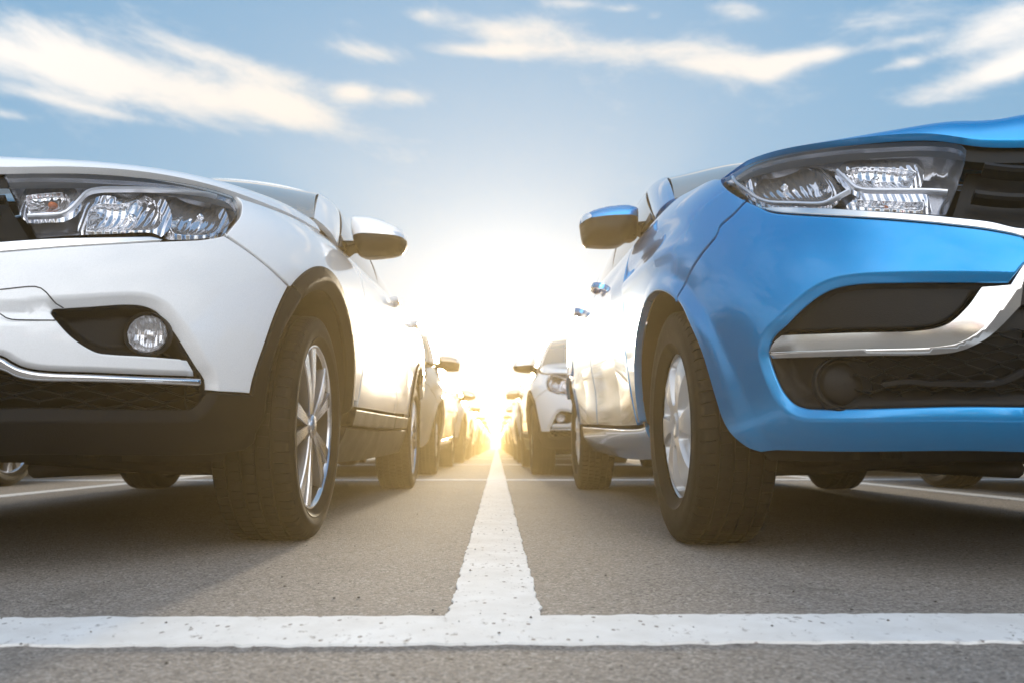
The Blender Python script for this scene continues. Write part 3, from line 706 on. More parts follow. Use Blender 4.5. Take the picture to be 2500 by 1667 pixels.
        for sg in both:
            P('fender', D['fender'], pm, side=sg, rings=(.004, .010, .018), step=.013, ostep=.008, roll=.003, depth=.02, disp=fendsh)
            df = P('front_door', D['door_front'], pm, side=sg, step=.022, ostep=.014, roll=.003, depth=.02, disp=doorsh); dr = P('rear_door', D['door_rear'], pm, side=sg, step=.024, ostep=.014, roll=.003, depth=.02, disp=doorsh)
            P('rear_quarter', D['quarter'], pm, side=sg, step=.035, ostep=.02, roll=.003, depth=.02, disp=flare)
            P('sill', D['sill'], pm, side=sg, step=.024, off=-.004, roll=.006, depth=.03, gap=0, disp=lambda u, v: -.03*np.clip((.12-np.asarray(v))/.12, 0, 1)+0*u)
            for pr, d0 in ((df, 2.14), (dr, 2.95)): handle(b, pr, d0, cfg['handle_z'](d0), sg, pm)
    # headlights
    hp = loop(D['headlight'], .008)
    for sg in both:
        h = P('headlight', D['headlight'], 'bezel', side=sg, step=.009, ostep=.008, off=ramp_off(hp, -.008, .074, .018), roll=0, depth=0, gap=.003)
        P('bezel_rim', D['headlight'], 'bezel_dark', h, sg, step=.01, ostep=.008, off=ramp_off(hp, -.004, .012, .012), roll=0, depth=.0, gap=-.003, holes=[D['headlight_in']]) if 'headlight_in' in D else None
        for q in ('bowl_low', 'bowl_high', 'bowl_turn'):
            bp = loop(D[q], .008); rf = P('reflector', D[q], 'bowl', h, sg, step=.009, ostep=.01, off=-.034, push=bowl_off(bp, 0., -.042, .045), roll=.002, depth=.02, gap=0)
            c = bp.mean(0); uu, vv = np.array(c[0]), np.array(c[1]/KV); pos = b.raw(uu, vv)+b.normal(uu, vv)*-.034+np.array([-.004, .036, 0])
            f = forward_disc([(0, .009), (.010, .007), (.014, .004), (.015, .0005)], pos, R(10), 16); f = f if sg > 0 else mirrored(*f); obj('bulb', mesh('bulb', f[0], f[1], 'amber' if q == 'bowl_turn' else 'chrome'), h)
        for q in ('guide', 'guide2'):
            if q in D: part('light_guide', sweep(*onskin(b, D[q][0], -.014), .0034, .006), 'guide', h, sg, smooth=False)
        P('lens', D['headlight'], 'lens', h, sg, step=.012, ostep=.008, off=-.001, roll=.004, depth=.0, gap=.0035)
    # rear end
    us, U = b.us, b.U
    for sg in both: P('rear_bumper', [[[us+.44, .03], [U, .03]], [[U, .03], [U, .40]], [[U, .40], [us+.46, .40]], [[us+.46, .40], [us+.40, .2], [us+.44, .03]]], 'clad' if kind == 'A' else pm, step=.04, ostep=.02, depth=.03, side=sg)
    for sg in both:
        P('tailgate', [[[us+.80, .43], [U, .43]], [[U, .43], [U, .98]], [[U, .98], [us+.80, .98]], [[us+.80, .98], [us+.80, .43]]], pm, side=sg, step=.05, ostep=.03)
        P('tail_light', [[[us+.50, .66], [us+.98, .66]], [[us+.98, .66], [us+.98, .90]], [[us+.98, .90], [us+.42, .92]], [[us+.42, .92], [us+.50, .66]]], 'red_lens', side=sg, step=.03, off=.012, roll=.005, depth=.02)
    # greenhouse
    G = cfg['green']
    for sg in both:
        wb, wt = curve(G['ws_bot']), curve(G['ws_top'])
        def put(nm, vfn, mat, parent=root, t=.012, ang=50):
            vfn = solid(vfn, t) if t else vfn
            if sg < 0: vfn = mirrored(*vfn)
            me = mesh(nm, vfn[0], vfn[1], mat); me.set_sharp_from_angle(angle=R(ang)); return obj(nm, me, parent)
        put('windscreen', grid(ruled(wb, wt, (0, -.035, .03)), 16, 12), 'screen', t=.004)
        belt, rail = curve(G['belt']), curve(G['rail']); gb = (.012, 0, .01)
        a0 = np.array([G['ws_bot'][-1], G['ws_top'][-1]]); a1 = np.array([G['belt'][0], G['rail'][0]])
        c0 = lambda v: a0[0]*(1-v)[:, None]+a0[1]*v[:, None]+np.outer(4*v*(1-v), (.01, -.035, .03)); c1 = lambda v: a1[0]*(1-v)[:, None]+a1[1]*v[:, None]+np.outer(4*v*(1-v), (.012, -.02, .015))
        put('pillar', grid(lambda u, v: c0(v)*(1-u)[:, None]+c1(v)*u[:, None]+np.outer(4*u*(1-u), (.016, -.016, 0)), 8, 12), pm, t=.02)
        put('door_window', grid(ruled(belt, rail, gb), 10, 8, .012, G['b0'], .02, .97), 'glass', t=.004); put('door_window', grid(ruled(belt, rail, gb), 10, 8, G['b1'], .80, .02, .97), 'glass', t=.004)
        put('window_frame', joinvf([grid(ruled(belt, rail, (.016, 0, .01)), 2, 8, G['b0']-.004, G['b1']+.004), grid(ruled(belt, rail, (.016, 0, .01)), 2, 8, 0, .016), grid(ruled(belt, rail, (.016, 0, .01)), 24, 2, 0, .81, -.02, .025), grid(ruled(belt, rail, (.014, 0, .01)), 24, 2, 0, .81, .955, 1.)]), 'gloss', t=.012)
        put('rear_pillar', grid(ruled(belt, rail, (.014, 0, .01)), 8, 8, .80, 1.0), pm, t=.02)
        cen = curve(G['roof_mid']); rr = curve([G['ws_top'][-1]]+list(G['rail'])); put('roof', grid(lambda u, v: rr(u)*(1-v)[:, None]+cen(u)*v[:, None]+np.outer(2.2*v*(1-v)*(1-.3*v), (0, 0, .06)), 20, 12), pm, t=.03)
        hg = curve(G['rear_bot']); hr = curve([G['roof_mid'][-1], G['rail'][-1]]); put('rear_window', grid(lambda u, v: (hg(u)*(1-v)[:, None]+hr(u)*v[:, None]), 8, 8), 'glass', t=.004)
        mirror_parts(root, cfg['mirror'], sg, pm)
    return root
def handle(b, parent, d, z, sg, mat):
    pts = []; nn = []
    for t in np.linspace(0, 1, 9):
        u, v = dz_uv(b, d+.20*t, z+.012*t); n = b.normal(np.array(u), np.array(v)); pts.append(b.raw(np.array(u), np.array(v))+n*(.029*min(1, math.sin(t*math.pi)*1.7)+.002)); nn.append(n)
    vfn = sweep(pts, nn, .013, .009); vfn = vfn if sg > 0 else mirrored(*vfn); me = mesh('door_handle', vfn[0], vfn[1], mat); me.set_sharp_from_angle(angle=R(50)); return obj('door_handle', me, parent)

# ------------------------------------------------------------------ the two cars
DATA = json.loads('''{"A":{"headlight":[[[0.3882,0.988],[0.4472,0.9908],[0.5328,0.9867],[0.623,0.9858],[0.725,0.9919],[0.8143,0.9981],[0.8812,0.9999],[0.9335,0.9968],[0.9733,0.9885],[0.9654,0.9571],[0.9437,0.9183],[0.9214,0.881],[0.8938,0.8417],[0.8655,0.8037],[0.8359,0.7795],[0.7985,0.7614],[0.75,0.7483],[0.7294,0.7458],[0.7136,0.7517],[0.7002,0.7619],[0.683,0.7632],[0.6131,0.7483],[0.5574,0.7392],[0.4773,0.7242]],[[0.4773,0.7242],[0.4433,0.8068],[0.4087,0.9063],[0.3882,0.988]]],"chrome_upper":[[[0.0,0.655],[0.15,0.658],[0.4212,0.7077],[0.4781,0.7166],[0.6141,0.7332],[0.69,0.7463]],[[0.69,0.7463],[0.7074,0.7433],[0.7176,0.7345]],[[0.7176,0.7345],[0.616,0.7089],[0.492,0.6846],[0.4256,0.6731],[0.15,0.625],[0.0,0.622]],[[0.0,0.622],[0.0,0.655]]],"grille":[[[0.0,0.97],[0.2,0.975],[0.3845,0.9824]],[[0.3845,0.9824],[0.406,0.8971],[0.4398,0.8068],[0.4741,0.7217]],[[0.4741,0.7217],[0.4206,0.7125],[0.15,0.67],[0.0,0.66]]],"bumper":[[[0.0,0.615],[0.15,0.62],[0.4259,0.6704],[0.4923,0.6826],[0.6162,0.7069],[0.7178,0.7313]],[[0.7178,0.7313],[0.7502,0.74],[0.7985,0.754],[0.8356,0.7704],[0.8645,0.7865]],[[0.8639,0.7863],[0.879,0.7782],[0.9417,0.7435],[1.0063,0.7074],[1.0948,0.6567]],[[1.0948,0.6567],[1.0631,0.5955],[1.0253,0.4959],[0.9857,0.3193],[0.9811,0.2636]],[[0.9811,0.2636],[0.9147,0.2635],[0.8571,0.2626]],[[0.8571,0.2626],[0.8553,0.2789],[0.8476,0.3012],[0.8263,0.3321],[0.7967,0.3813],[0.7685,0.4303],[0.743,0.4695],[0.7239,0.4965],[0.7084,0.5092],[0.6875,0.5166],[0.6577,0.5168],[0.5928,0.5055],[0.5438,0.4977],[0.5268,0.4952],[0.5229,0.4883]],[[0.5229,0.4883],[0.5361,0.4577],[0.5638,0.4124],[0.5928,0.3813],[0.6139,0.3669],[0.6402,0.3628],[0.7201,0.3604],[0.8015,0.3575]],[[0.8015,0.3575],[0.8305,0.3026]],[[0.8305,0.3026],[0.7037,0.3011],[0.6066,0.3038],[0.539,0.3062],[0.5098,0.3106],[0.4842,0.321],[0.467,0.336],[0.4498,0.3525],[0.22,0.4],[0.1,0.4],[0.0,0.4]],[[0.0,0.4],[0.0,0.615]]],"pocket_edge":[[[0.8571,0.2626],[0.8553,0.2789],[0.8476,0.3012],[0.8263,0.3321],[0.7967,0.3813],[0.7685,0.4303],[0.743,0.4695],[0.7239,0.4965],[0.7084,0.5092],[0.6875,0.5166],[0.6577,0.5168],[0.5928,0.5055],[0.5438,0.4977],[0.4898,0.4914],[0.4407,0.4839],[0.25,0.545]]],"blade_edge":[[[0.8305,0.3026],[0.7037,0.3011],[0.6066,0.3038],[0.539,0.3062],[0.5098,0.3106],[0.4842,0.321],[0.467,0.336],[0.4498,0.3525],[0.22,0.4],[0.1,0.4],[0.0,0.4]]],"chrome_lower":[[[0.0,0.39],[0.12,0.39],[0.22,0.392],[0.4499,0.351],[0.4671,0.3345],[0.4842,0.3199],[0.5098,0.3094],[0.5391,0.305],[0.6067,0.3026],[0.7037,0.2999],[0.8313,0.3014]],[[0.8313,0.3014],[0.8375,0.2761]],[[0.8375,0.2761],[0.6078,0.2796],[0.5023,0.2835],[0.4767,0.2938],[0.4512,0.3148],[0.22,0.36],[0.12,0.358],[0.0,0.358]],[[0.0,0.358],[0.0,0.39]]],"pocket":[[[0.8719,0.1912],[0.8607,0.2792],[0.8502,0.3014],[0.8288,0.3323],[0.7991,0.3816],[0.7708,0.4305],[0.7449,0.473],[0.7257,0.5032],[0.7081,0.5157],[0.6871,0.523],[0.6574,0.5232],[0.5925,0.5118],[0.5434,0.5039],[0.5213,0.5007],[0.5187,0.4882],[0.5332,0.4514],[0.5608,0.4062],[0.5934,0.3737],[0.622,0.3565],[0.6411,0.3512],[0.7207,0.3526],[0.8053,0.3175]],[[0.8053,0.3175],[0.8184,0.1896],[0.8719,0.1912]]],"lower_grille":[[[0.0,0.4],[0.2,0.4],[0.45,0.3481],[0.51,0.3061],[0.7043,0.2925],[0.8423,0.3008],[0.8566,0.279],[0.8561,0.2593],[0.8408,0.2195],[0.8226,0.1978],[0.6311,0.1943],[0.4533,0.1965],[0.0,0.16]],[[0.0,0.16],[0.0,0.4]]],"cover_line":[[[0.4361,0.5528],[0.4921,0.5626],[0.5025,0.558],[0.5117,0.5457],[0.531,0.5103],[0.5438,0.4983]]],"cover_line2":[[[0.441,0.4799],[0.4517,0.4676],[0.4603,0.463],[0.5325,0.4607]]],"cladding":[[[0.8541,0.2598],[0.8683,0.2607],[0.9153,0.2595],[0.9849,0.2583]],[[0.9849,0.2583],[0.9886,0.3195],[1.0285,0.4964],[1.0667,0.5962],[1.1007,0.6595]],[[1.1007,0.6595],[1.1417,0.6478],[1.199,0.6222]],[[1.199,0.6222],[1.1675,0.5842],[1.1016,0.4814],[1.0746,0.3808],[1.0693,0.2723],[1.0761,0.1767],[1.0578,0.1266],[1.0021,0.0732]],[[1.0021,0.0732],[0.8824,0.0615],[0.6818,0.0628],[0.4504,0.0681],[0.2,0.02],[0.0,0.02]],[[0.0,0.02],[0.0,0.175]],[[0.0,0.175],[0.25,0.175],[0.4533,0.2036],[0.6307,0.2013],[0.7921,0.203],[0.8217,0.2052],[0.8355,0.2193],[0.8486,0.2426],[0.8558,0.2593]]],"clad_open":[[[0.4533,0.2036],[0.6307,0.2013],[0.7921,0.203],[0.8217,0.2052],[0.8355,0.2193],[0.8486,0.2426],[0.8558,0.2593]]],"clad_arch_in":[[[1.199,0.6222],[1.1675,0.5842],[1.1016,0.4814],[1.0746,0.3808],[1.0693,0.2723],[1.0761,0.1767],[1.0578,0.1266]]],"fender":[[[0.8691,0.7885],[0.8999,0.8395],[0.9309,0.8832],[0.955,0.9221],[0.9837,0.9659],[0.9892,0.9913]],[[1.01,0.985],[1.1,0.991],[1.2,0.993],[1.5,0.993],[1.8,0.993],[2.0104,0.9865]],[[2.0104,0.9865],[2.0054,0.7403],[1.9904,0.4942],[1.9704,0.2724]],[[1.9704,0.2724],[1.8564,0.276]],[[1.8547,0.2767],[1.8425,0.3312],[1.8262,0.3843],[1.8059,0.4356],[1.7817,0.4847],[1.754,0.5312],[1.723,0.5747],[1.689,0.6151],[1.6524,0.652],[1.6133,0.685],[1.5724,0.7136],[1.5299,0.7373],[1.4857,0.7561],[1.4397,0.7696],[1.3931,0.7773],[1.3466,0.7787],[1.301,0.7738],[1.2569,0.7626],[1.2148,0.7449],[1.175,0.7208],[1.138,0.6905],[1.1037,0.6541],[1.1005,0.6625]],[[1.1005,0.6625],[1.0062,0.7135],[0.9419,0.7496],[0.8818,0.7851],[0.8666,0.7916]]],"arch_front":[[[1.8614,0.2476],[1.8512,0.3043],[1.8364,0.3597],[1.8174,0.4134],[1.7943,0.465],[1.7673,0.5141],[1.7367,0.5602],[1.7027,0.603],[1.6659,0.6423],[1.6264,0.6776],[1.5848,0.7084],[1.5414,0.7342],[1.4965,0.7548],[1.4492,0.77],[1.4012,0.7791],[1.3533,0.7816],[1.3061,0.7775],[1.2605,0.7668],[1.2169,0.7492],[1.1757,0.7248],[1.1375,0.6937],[1.1022,0.6564]],[[1.1988,0.6225],[1.2313,0.6453],[1.2656,0.6631],[1.3013,0.6757],[1.3383,0.6833],[1.3762,0.6856],[1.4144,0.6828],[1.4525,0.675],[1.4901,0.6624],[1.5266,0.6454],[1.5618,0.6243],[1.5957,0.5991],[1.6278,0.5704],[1.6578,0.5383],[1.6855,0.5032],[1.7107,0.4654],[1.733,0.4254],[1.7524,0.3832],[1.7685,0.3393],[1.7812,0.2939],[1.7905,0.2475],[1.7963,0.2004]],[[1.7963,0.2004],[1.8614,0.2476]]],"arch_front_in":[[[1.1988,0.6225],[1.2313,0.6453],[1.2656,0.6631],[1.3013,0.6757],[1.3383,0.6833],[1.3762,0.6856],[1.4144,0.6828],[1.4525,0.675],[1.4901,0.6624],[1.5266,0.6454],[1.5618,0.6243],[1.5957,0.5991],[1.6278,0.5704],[1.6578,0.5383],[1.6855,0.5032],[1.7107,0.4654],[1.733,0.4254],[1.7524,0.3832],[1.7685,0.3393],[1.7812,0.2939],[1.7905,0.2475],[1.7963,0.2004]]],"door_front":[[[2.0204,0.9671],[2.4504,0.9536],[3.0104,0.9486]],[[3.0104,0.9486],[3.0204,0.6853],[3.0104,0.2514]],[[3.0104,0.2514],[2.4504,0.2503],[1.9854,0.2472]],[[1.9854,0.2472],[2.0004,0.4938],[2.0154,0.7396],[2.0204,0.9671]]],"door_rear":[[[3.0204,0.948],[3.5504,0.9559],[4.0004,0.9562]],[[4.0004,0.9562],[3.9704,0.7698],[3.9104,0.6277]],[[3.9109,0.6144],[3.869,0.5984],[3.8288,0.5779],[3.7906,0.5533],[3.7548,0.5246],[3.7217,0.4921],[3.6916,0.4562],[3.6648,0.4171],[3.6417,0.3752],[3.6222,0.331],[3.6068,0.2848],[3.5954,0.2371],[3.6004,0.2553]],[[3.6004,0.2553],[3.3504,0.2578],[3.0204,0.2513]],[[3.0204,0.2513],[3.0304,0.6849],[3.0204,0.948]]],"quarter":[[[4.0104,0.956],[4.1504,0.9536],[4.6204,0.98],[4.9704,0.98]],[[4.9704,0.98],[4.9704,0.55]],[[4.9704,0.55],[4.6204,0.42]],[[4.6204,0.42],[4.4904,0.42]],[[4.1504,0.6248],[4.0104,0.6373]],[[4.0104,0.6373],[3.9804,0.7697],[4.0104,0.956]]],"arch_rear":[[[4.2744,0.5632],[4.2372,0.5845],[4.1984,0.6021],[4.1584,0.6158],[4.1174,0.6254],[4.0758,0.631],[4.034,0.6325],[3.9922,0.6298],[3.9509,0.6229],[3.9104,0.6119],[3.871,0.5968],[3.8331,0.5779],[3.7969,0.5551],[3.7628,0.5287],[3.7311,0.499],[3.702,0.4661],[3.6758,0.4302],[3.6526,0.3919],[3.6327,0.3512],[3.6163,0.3087],[3.6035,0.2645],[3.5943,0.2193]],[[3.6612,0.1906],[3.6678,0.2299],[3.6778,0.2682],[3.6909,0.3054],[3.7071,0.341],[3.7263,0.3747],[3.7482,0.4062],[3.7726,0.4353],[3.7995,0.4616],[3.8284,0.4851],[3.8593,0.5054],[3.8917,0.5225],[3.9255,0.5361],[3.9603,0.5462],[3.9959,0.5527],[4.0318,0.5555],[4.0679,0.5547],[4.1039,0.5502],[4.1393,0.5421],[4.1738,0.5305],[4.2073,0.5154],[4.2394,0.497]]],"sill_strip":[[[1.9204,0.239],[2.4504,0.2384],[3.0104,0.24]],[[3.0104,0.24],[3.0104,0.1657]],[[3.0104,0.1657],[2.4504,0.1609],[1.9104,0.1645]],[[1.9104,0.1645],[1.9204,0.239]]],"sill_strip_rear":[[[3.0254,0.2398],[3.5504,0.2445]],[[3.5504,0.2445],[3.5504,0.1778]],[[3.5504,0.1778],[3.0254,0.1656]],[[3.0254,0.1656],[3.0254,0.2398]]],"sill":[[[1.8504,0.1569],[2.5504,0.1514],[3.6004,0.1665]],[[3.6004,0.1665],[3.6404,0.0222]],[[3.6404,0.0222],[2.5504,0.0],[1.8104,0.0]],[[1.8104,0.0],[1.8504,0.1569]]],"guide":[[[0.4528,0.8103],[0.5133,0.8188],[0.5266,0.8377],[0.5399,0.8722],[0.558,0.9141],[0.58,0.9297],[0.6366,0.9409],[0.7397,0.9585],[0.835,0.9753],[0.8909,0.9833],[0.9126,0.9812]]],"bowl_turn":[[[0.4219,0.9483],[0.4617,0.9599],[0.505,0.9609],[0.5152,0.9397],[0.5185,0.9083],[0.5144,0.8783],[0.503,0.8663],[0.4715,0.8645],[0.4445,0.863],[0.433,0.8899],[0.4219,0.9483]]],"bowl_low":[[[0.5589,0.7858],[0.5557,0.8425],[0.5599,0.8851],[0.5818,0.9095],[0.6244,0.9118],[0.6634,0.9384],[0.696,0.966],[0.7128,0.9431],[0.7189,0.8937],[0.7184,0.845],[0.7045,0.8109],[0.6702,0.799],[0.6161,0.7895],[0.5589,0.7858]]],"bowl_high":[[[0.7501,0.9318],[0.7783,0.9749],[0.8292,0.9965],[0.9053,1.0073],[0.8981,0.9571],[0.8869,0.8924],[0.8617,0.8346],[0.8305,0.8126],[0.7802,0.8003],[0.7465,0.8016],[0.7389,0.859],[0.7501,0.9318]]],"upper_strip":[[[0.4082,1.0258],[0.5369,1.0246],[0.6105,1.0201],[0.7376,1.0288],[0.7247,1.004],[0.5876,0.9802],[0.5554,0.9956],[0.5106,1.01],[0.4084,1.0161]]],"fog_c":[[[0.7106,0.4325],[0.6758,0.4298],[0.7471,0.4358],[0.706,0.4927],[0.716,0.3735]]],"slat":[[[0.4087,0.8025],[0.4204,0.8066]]]},"B":{"headlight":[[[1.0535,0.9638],[1.023,0.9702],[0.9777,0.9916],[0.8781,0.9925],[0.7761,0.9935],[0.6708,0.9916],[0.5763,0.9841],[0.4636,0.9854],[0.4285,0.9895],[0.4096,0.9802],[0.4013,0.9576]],[[0.4013,0.9576],[0.4092,0.9031],[0.4253,0.8433],[0.4461,0.7753],[0.468,0.7122]],[[0.468,0.7122],[0.5761,0.7327],[0.6773,0.7564],[0.7909,0.783],[0.8327,0.7905],[0.8516,0.7995],[0.8944,0.8352],[0.9524,0.8878],[1.0535,0.9638]]],"chrome_upper":[[[0.8454,0.7877],[0.8182,0.7827],[0.7908,0.7777],[0.6775,0.7514],[0.5767,0.7262],[0.4679,0.7041],[0.3984,0.6981],[0.346,0.6805],[0.2,0.7],[0.1,0.675]],[[0.1,0.675],[0.1,0.655]],[[0.1,0.655],[0.2,0.675],[0.3495,0.6554],[0.364,0.6635],[0.4015,0.6743],[0.4749,0.6822],[0.5786,0.7048],[0.7908,0.7584],[0.8214,0.771],[0.8454,0.7877]]],"grille":[[[0.0,0.985],[0.25,0.985],[0.286,0.9894],[0.3872,0.9736]],[[0.3872,0.9736],[0.4043,0.8936],[0.4357,0.7858],[0.4631,0.7065]],[[0.4631,0.7065],[0.3981,0.6997],[0.3458,0.6821],[0.2,0.72],[0.0,0.7]],[[0.0,0.7],[0.0,0.985]]],"bumper":[[[0.0,0.045],[0.0,0.19]],[[0.0,0.19],[0.2,0.19],[0.3724,0.189],[0.65,0.1819],[0.7508,0.1831],[0.7785,0.1859],[0.8068,0.1995],[0.8307,0.2342],[0.8461,0.28],[0.8556,0.3238],[0.857,0.35],[0.8418,0.3836],[0.806,0.4172],[0.7562,0.4667],[0.7215,0.4956],[0.6895,0.5117],[0.645,0.519],[0.5764,0.517],[0.4744,0.5145],[0.3838,0.5221]],[[0.3838,0.5221],[0.3586,0.5733],[0.33,0.6]],[[0.33,0.6],[0.345,0.635],[0.3497,0.6538],[0.3642,0.6619],[0.4018,0.6727],[0.4751,0.6806],[0.5788,0.7032],[0.7908,0.7567],[0.8214,0.7693],[0.8435,0.7859]],[[0.8435,0.7859],[0.8909,0.822]],[[0.8934,0.8225],[0.9303,0.7886],[0.9769,0.7594],[0.9896,0.7326],[1.0494,0.6885],[1.1203,0.6274],[1.1684,0.5587]],[[1.1684,0.5587],[1.1368,0.5258],[1.0965,0.4532],[1.0645,0.3792],[1.0465,0.3079],[1.0297,0.2282],[1.0131,0.1599],[0.9924,0.121],[0.9467,0.0825],[0.9022,0.0633]],[[0.9022,0.0633],[0.676,0.0614],[0.3419,0.0661],[0.2,0.045],[0.0,0.045]]],"open_edge":[[[0.3724,0.189],[0.65,0.1819],[0.7508,0.1831],[0.7785,0.1859],[0.8068,0.1995],[0.8307,0.2342],[0.8461,0.28],[0.8556,0.3238],[0.857,0.35],[0.8418,0.3836],[0.806,0.4172],[0.7562,0.4667],[0.7215,0.4956],[0.6895,0.5117],[0.645,0.519],[0.5764,0.517],[0.4744,0.5145],[0.3838,0.5221]]],"opening":[[[0.0,0.17],[0.2,0.17],[0.3713,0.1791],[0.6499,0.1725],[0.779,0.1759],[0.8148,0.1934],[0.8426,0.2326],[0.8581,0.2807],[0.8682,0.3248],[0.8675,0.351],[0.8511,0.3888],[0.8125,0.4266],[0.7588,0.4757],[0.721,0.5043],[0.689,0.5203],[0.6444,0.5275],[0.5758,0.5254],[0.3831,0.5306],[0.3578,0.5819],[0.32,0.62],[0.0,0.68]],[[0.0,0.68],[0.0,0.17]]],"chrome_l":[[[0.816,0.392],[0.6695,0.3878],[0.5344,0.3875],[0.4956,0.4027],[0.46,0.4482],[0.431,0.5064]],[[0.431,0.5064],[0.383,0.5171]],[[0.383,0.5171],[0.3588,0.5711],[0.345,0.595]],[[0.345,0.595],[0.325,0.57]],[[0.325,0.57],[0.3621,0.5348],[0.4065,0.4528],[0.4347,0.4013],[0.4738,0.3591],[0.5117,0.3451],[0.6729,0.3438],[0.8523,0.3487]],[[0.8523,0.3487],[0.8369,0.3744],[0.816,0.392]]],"chrome_l_under":[[[0.8523,0.3479],[0.6729,0.343],[0.5117,0.3443],[0.4738,0.3583],[0.4347,0.4005],[0.4066,0.452],[0.3622,0.5339]],[[0.3622,0.5339],[0.368,0.4674]],[[0.368,0.4674],[0.4107,0.3993],[0.4369,0.3651],[0.4747,0.3354],[0.5124,0.3253],[0.674,0.3263],[0.8525,0.3305]],[[0.8525,0.3305],[0.8523,0.3479]]],"upper_panel":[[[0.845,0.4017],[0.8062,0.4303],[0.7657,0.468],[0.7286,0.4987],[0.6944,0.5158],[0.65,0.5228],[0.5797,0.5217],[0.4342,0.5222]],[[0.4342,0.5222],[0.4601,0.4609],[0.4955,0.4161],[0.5343,0.3983],[0.6788,0.3969],[0.845,0.4017]]],"fog_c":[[[0.7045,0.2435],[0.7637,0.2462],[0.6482,0.241],[0.7011,0.3106],[0.7057,0.1745]]],"bars":[[[0.6205,0.2401],[0.5683,0.2473],[0.5294,0.2398]],[[0.5294,0.2398],[0.4177,0.2423],[0.3918,0.2569],[0.3674,0.2793]],[[0.5179,0.2909],[0.5403,0.2532]],[[0.5599,0.2182],[0.5787,0.1783]]],"slats":[[[0.3691,0.9314],[0.296,0.9134],[0.0,0.91]],[[0.4052,0.8121],[0.3193,0.8027],[0.0,0.81]]],"fender":[[[1.0595,0.9644],[0.893,0.8226]],[[0.8948,0.8244],[0.9319,0.7905],[0.9786,0.7613],[0.9912,0.7345],[1.0511,0.6904],[1.1224,0.6293],[1.1721,0.56]],[[1.163,0.5491],[1.1951,0.5717],[1.229,0.5897],[1.2645,0.6028],[1.3011,0.6108],[1.3385,0.6137],[1.3763,0.6114],[1.414,0.6042],[1.4513,0.5925],[1.4876,0.5768],[1.5226,0.5573],[1.5561,0.5345],[1.5877,0.5084],[1.6172,0.4792],[1.6442,0.447],[1.6684,0.412],[1.6897,0.3746],[1.7078,0.3351],[1.7225,0.2938],[1.7337,0.2511],[1.7413,0.2075],[1.7451,0.1632]],[[1.7451,0.1632],[1.8416,0.1628]],[[1.8416,0.1628],[1.8736,0.412],[1.9036,0.6463],[1.9136,0.8221],[1.9236,0.9742]],[[1.9236,0.9742],[1.5,0.993],[1.3,0.993],[1.14,0.99],[1.0595,0.9644]]],"door_front":[[[1.9336,0.9501],[2.4436,0.9541],[2.8836,0.949]],[[2.8836,0.949],[2.8936,0.6617],[2.8736,0.1767]],[[2.8736,0.1767],[2.3436,0.1601],[1.8586,0.1532]],[[1.8586,0.1532],[1.8886,0.4116],[1.9186,0.6457],[1.9286,0.8213],[1.9336,0.9501]]],"door_rear":[[[2.8936,0.9484],[3.4436,0.9555],[3.7936,0.9543]],[[3.7936,0.9543],[3.7436,0.7434],[3.6836,0.5002]],[[3.8432,0.5013],[3.8034,0.4846],[3.7657,0.4632],[3.7307,0.4373],[3.6987,0.4072],[3.6702,0.3733],[3.6456,0.3361],[3.6251,0.296],[3.6091,0.2536],[3.5978,0.2094],[3.5736,0.1923]],[[3.5736,0.1923],[3.2436,0.184],[2.8886,0.1765]],[[2.8886,0.1765],[2.9056,0.6612],[2.8936,0.9484]]],"quarter":[[[3.8036,0.954],[3.9436,0.9504],[4.3636,0.98],[4.7136,0.98]],[[4.7136,0.98],[4.7136,0.55]],[[4.7136,0.55],[4.4636,0.42]],[[4.4636,0.42],[4.3836,0.42]],[[4.2546,0.3787],[4.2098,0.4255],[4.1586,0.464],[4.1021,0.4933],[4.0419,0.5124],[3.9797,0.521],[3.917,0.5187],[3.8557,0.5054]],[[3.8036,0.5035],[3.7536,0.7432],[3.8036,0.954]]],"sill":[[[1.7466,0.1496],[1.8586,0.1414],[2.5436,0.1523],[3.2436,0.171],[3.5636,0.1796]],[[3.5636,0.1796],[3.6236,0.0213]],[[3.6236,0.0213],[2.5436,-0.0113],[1.7636,0.0]],[[1.7636,0.0],[1.7436,0.1663]]],"guide":[[[0.6683,0.8969],[0.6463,0.8594],[0.6279,0.8247],[0.6149,0.8155],[0.5464,0.8041],[0.4563,0.7987]]],"guide2":[[[1.0264,0.9748],[0.9184,0.886],[0.8702,0.8389],[0.8334,0.8138],[0.7637,0.7944],[0.6995,0.7826],[0.6791,0.7917],[0.6418,0.8176]]],"bowl_low":[[[0.9119,0.9026],[0.9125,0.951],[0.9171,0.9985],[0.8698,1.0068],[0.8115,0.9898],[0.731,0.9519],[0.6935,0.8962],[0.6797,0.8384],[0.702,0.8138],[0.7848,0.8245],[0.8504,0.8447],[0.8878,0.8716],[0.9119,0.9026]]],"bowl_high":[[[0.6597,0.9312],[0.637,0.9452],[0.5845,0.9395],[0.5261,0.9237],[0.4968,0.9108],[0.5062,0.8707],[0.5154,0.8443],[0.5701,0.8477],[0.6171,0.8575],[0.6406,0.892],[0.6597,0.9312]]],"bowl_turn":[[[0.6283,0.8099],[0.5227,0.7913],[0.4947,0.7883],[0.5005,0.7614],[0.5509,0.7664],[0.627,0.7873],[0.6283,0.8099]]]}}''')
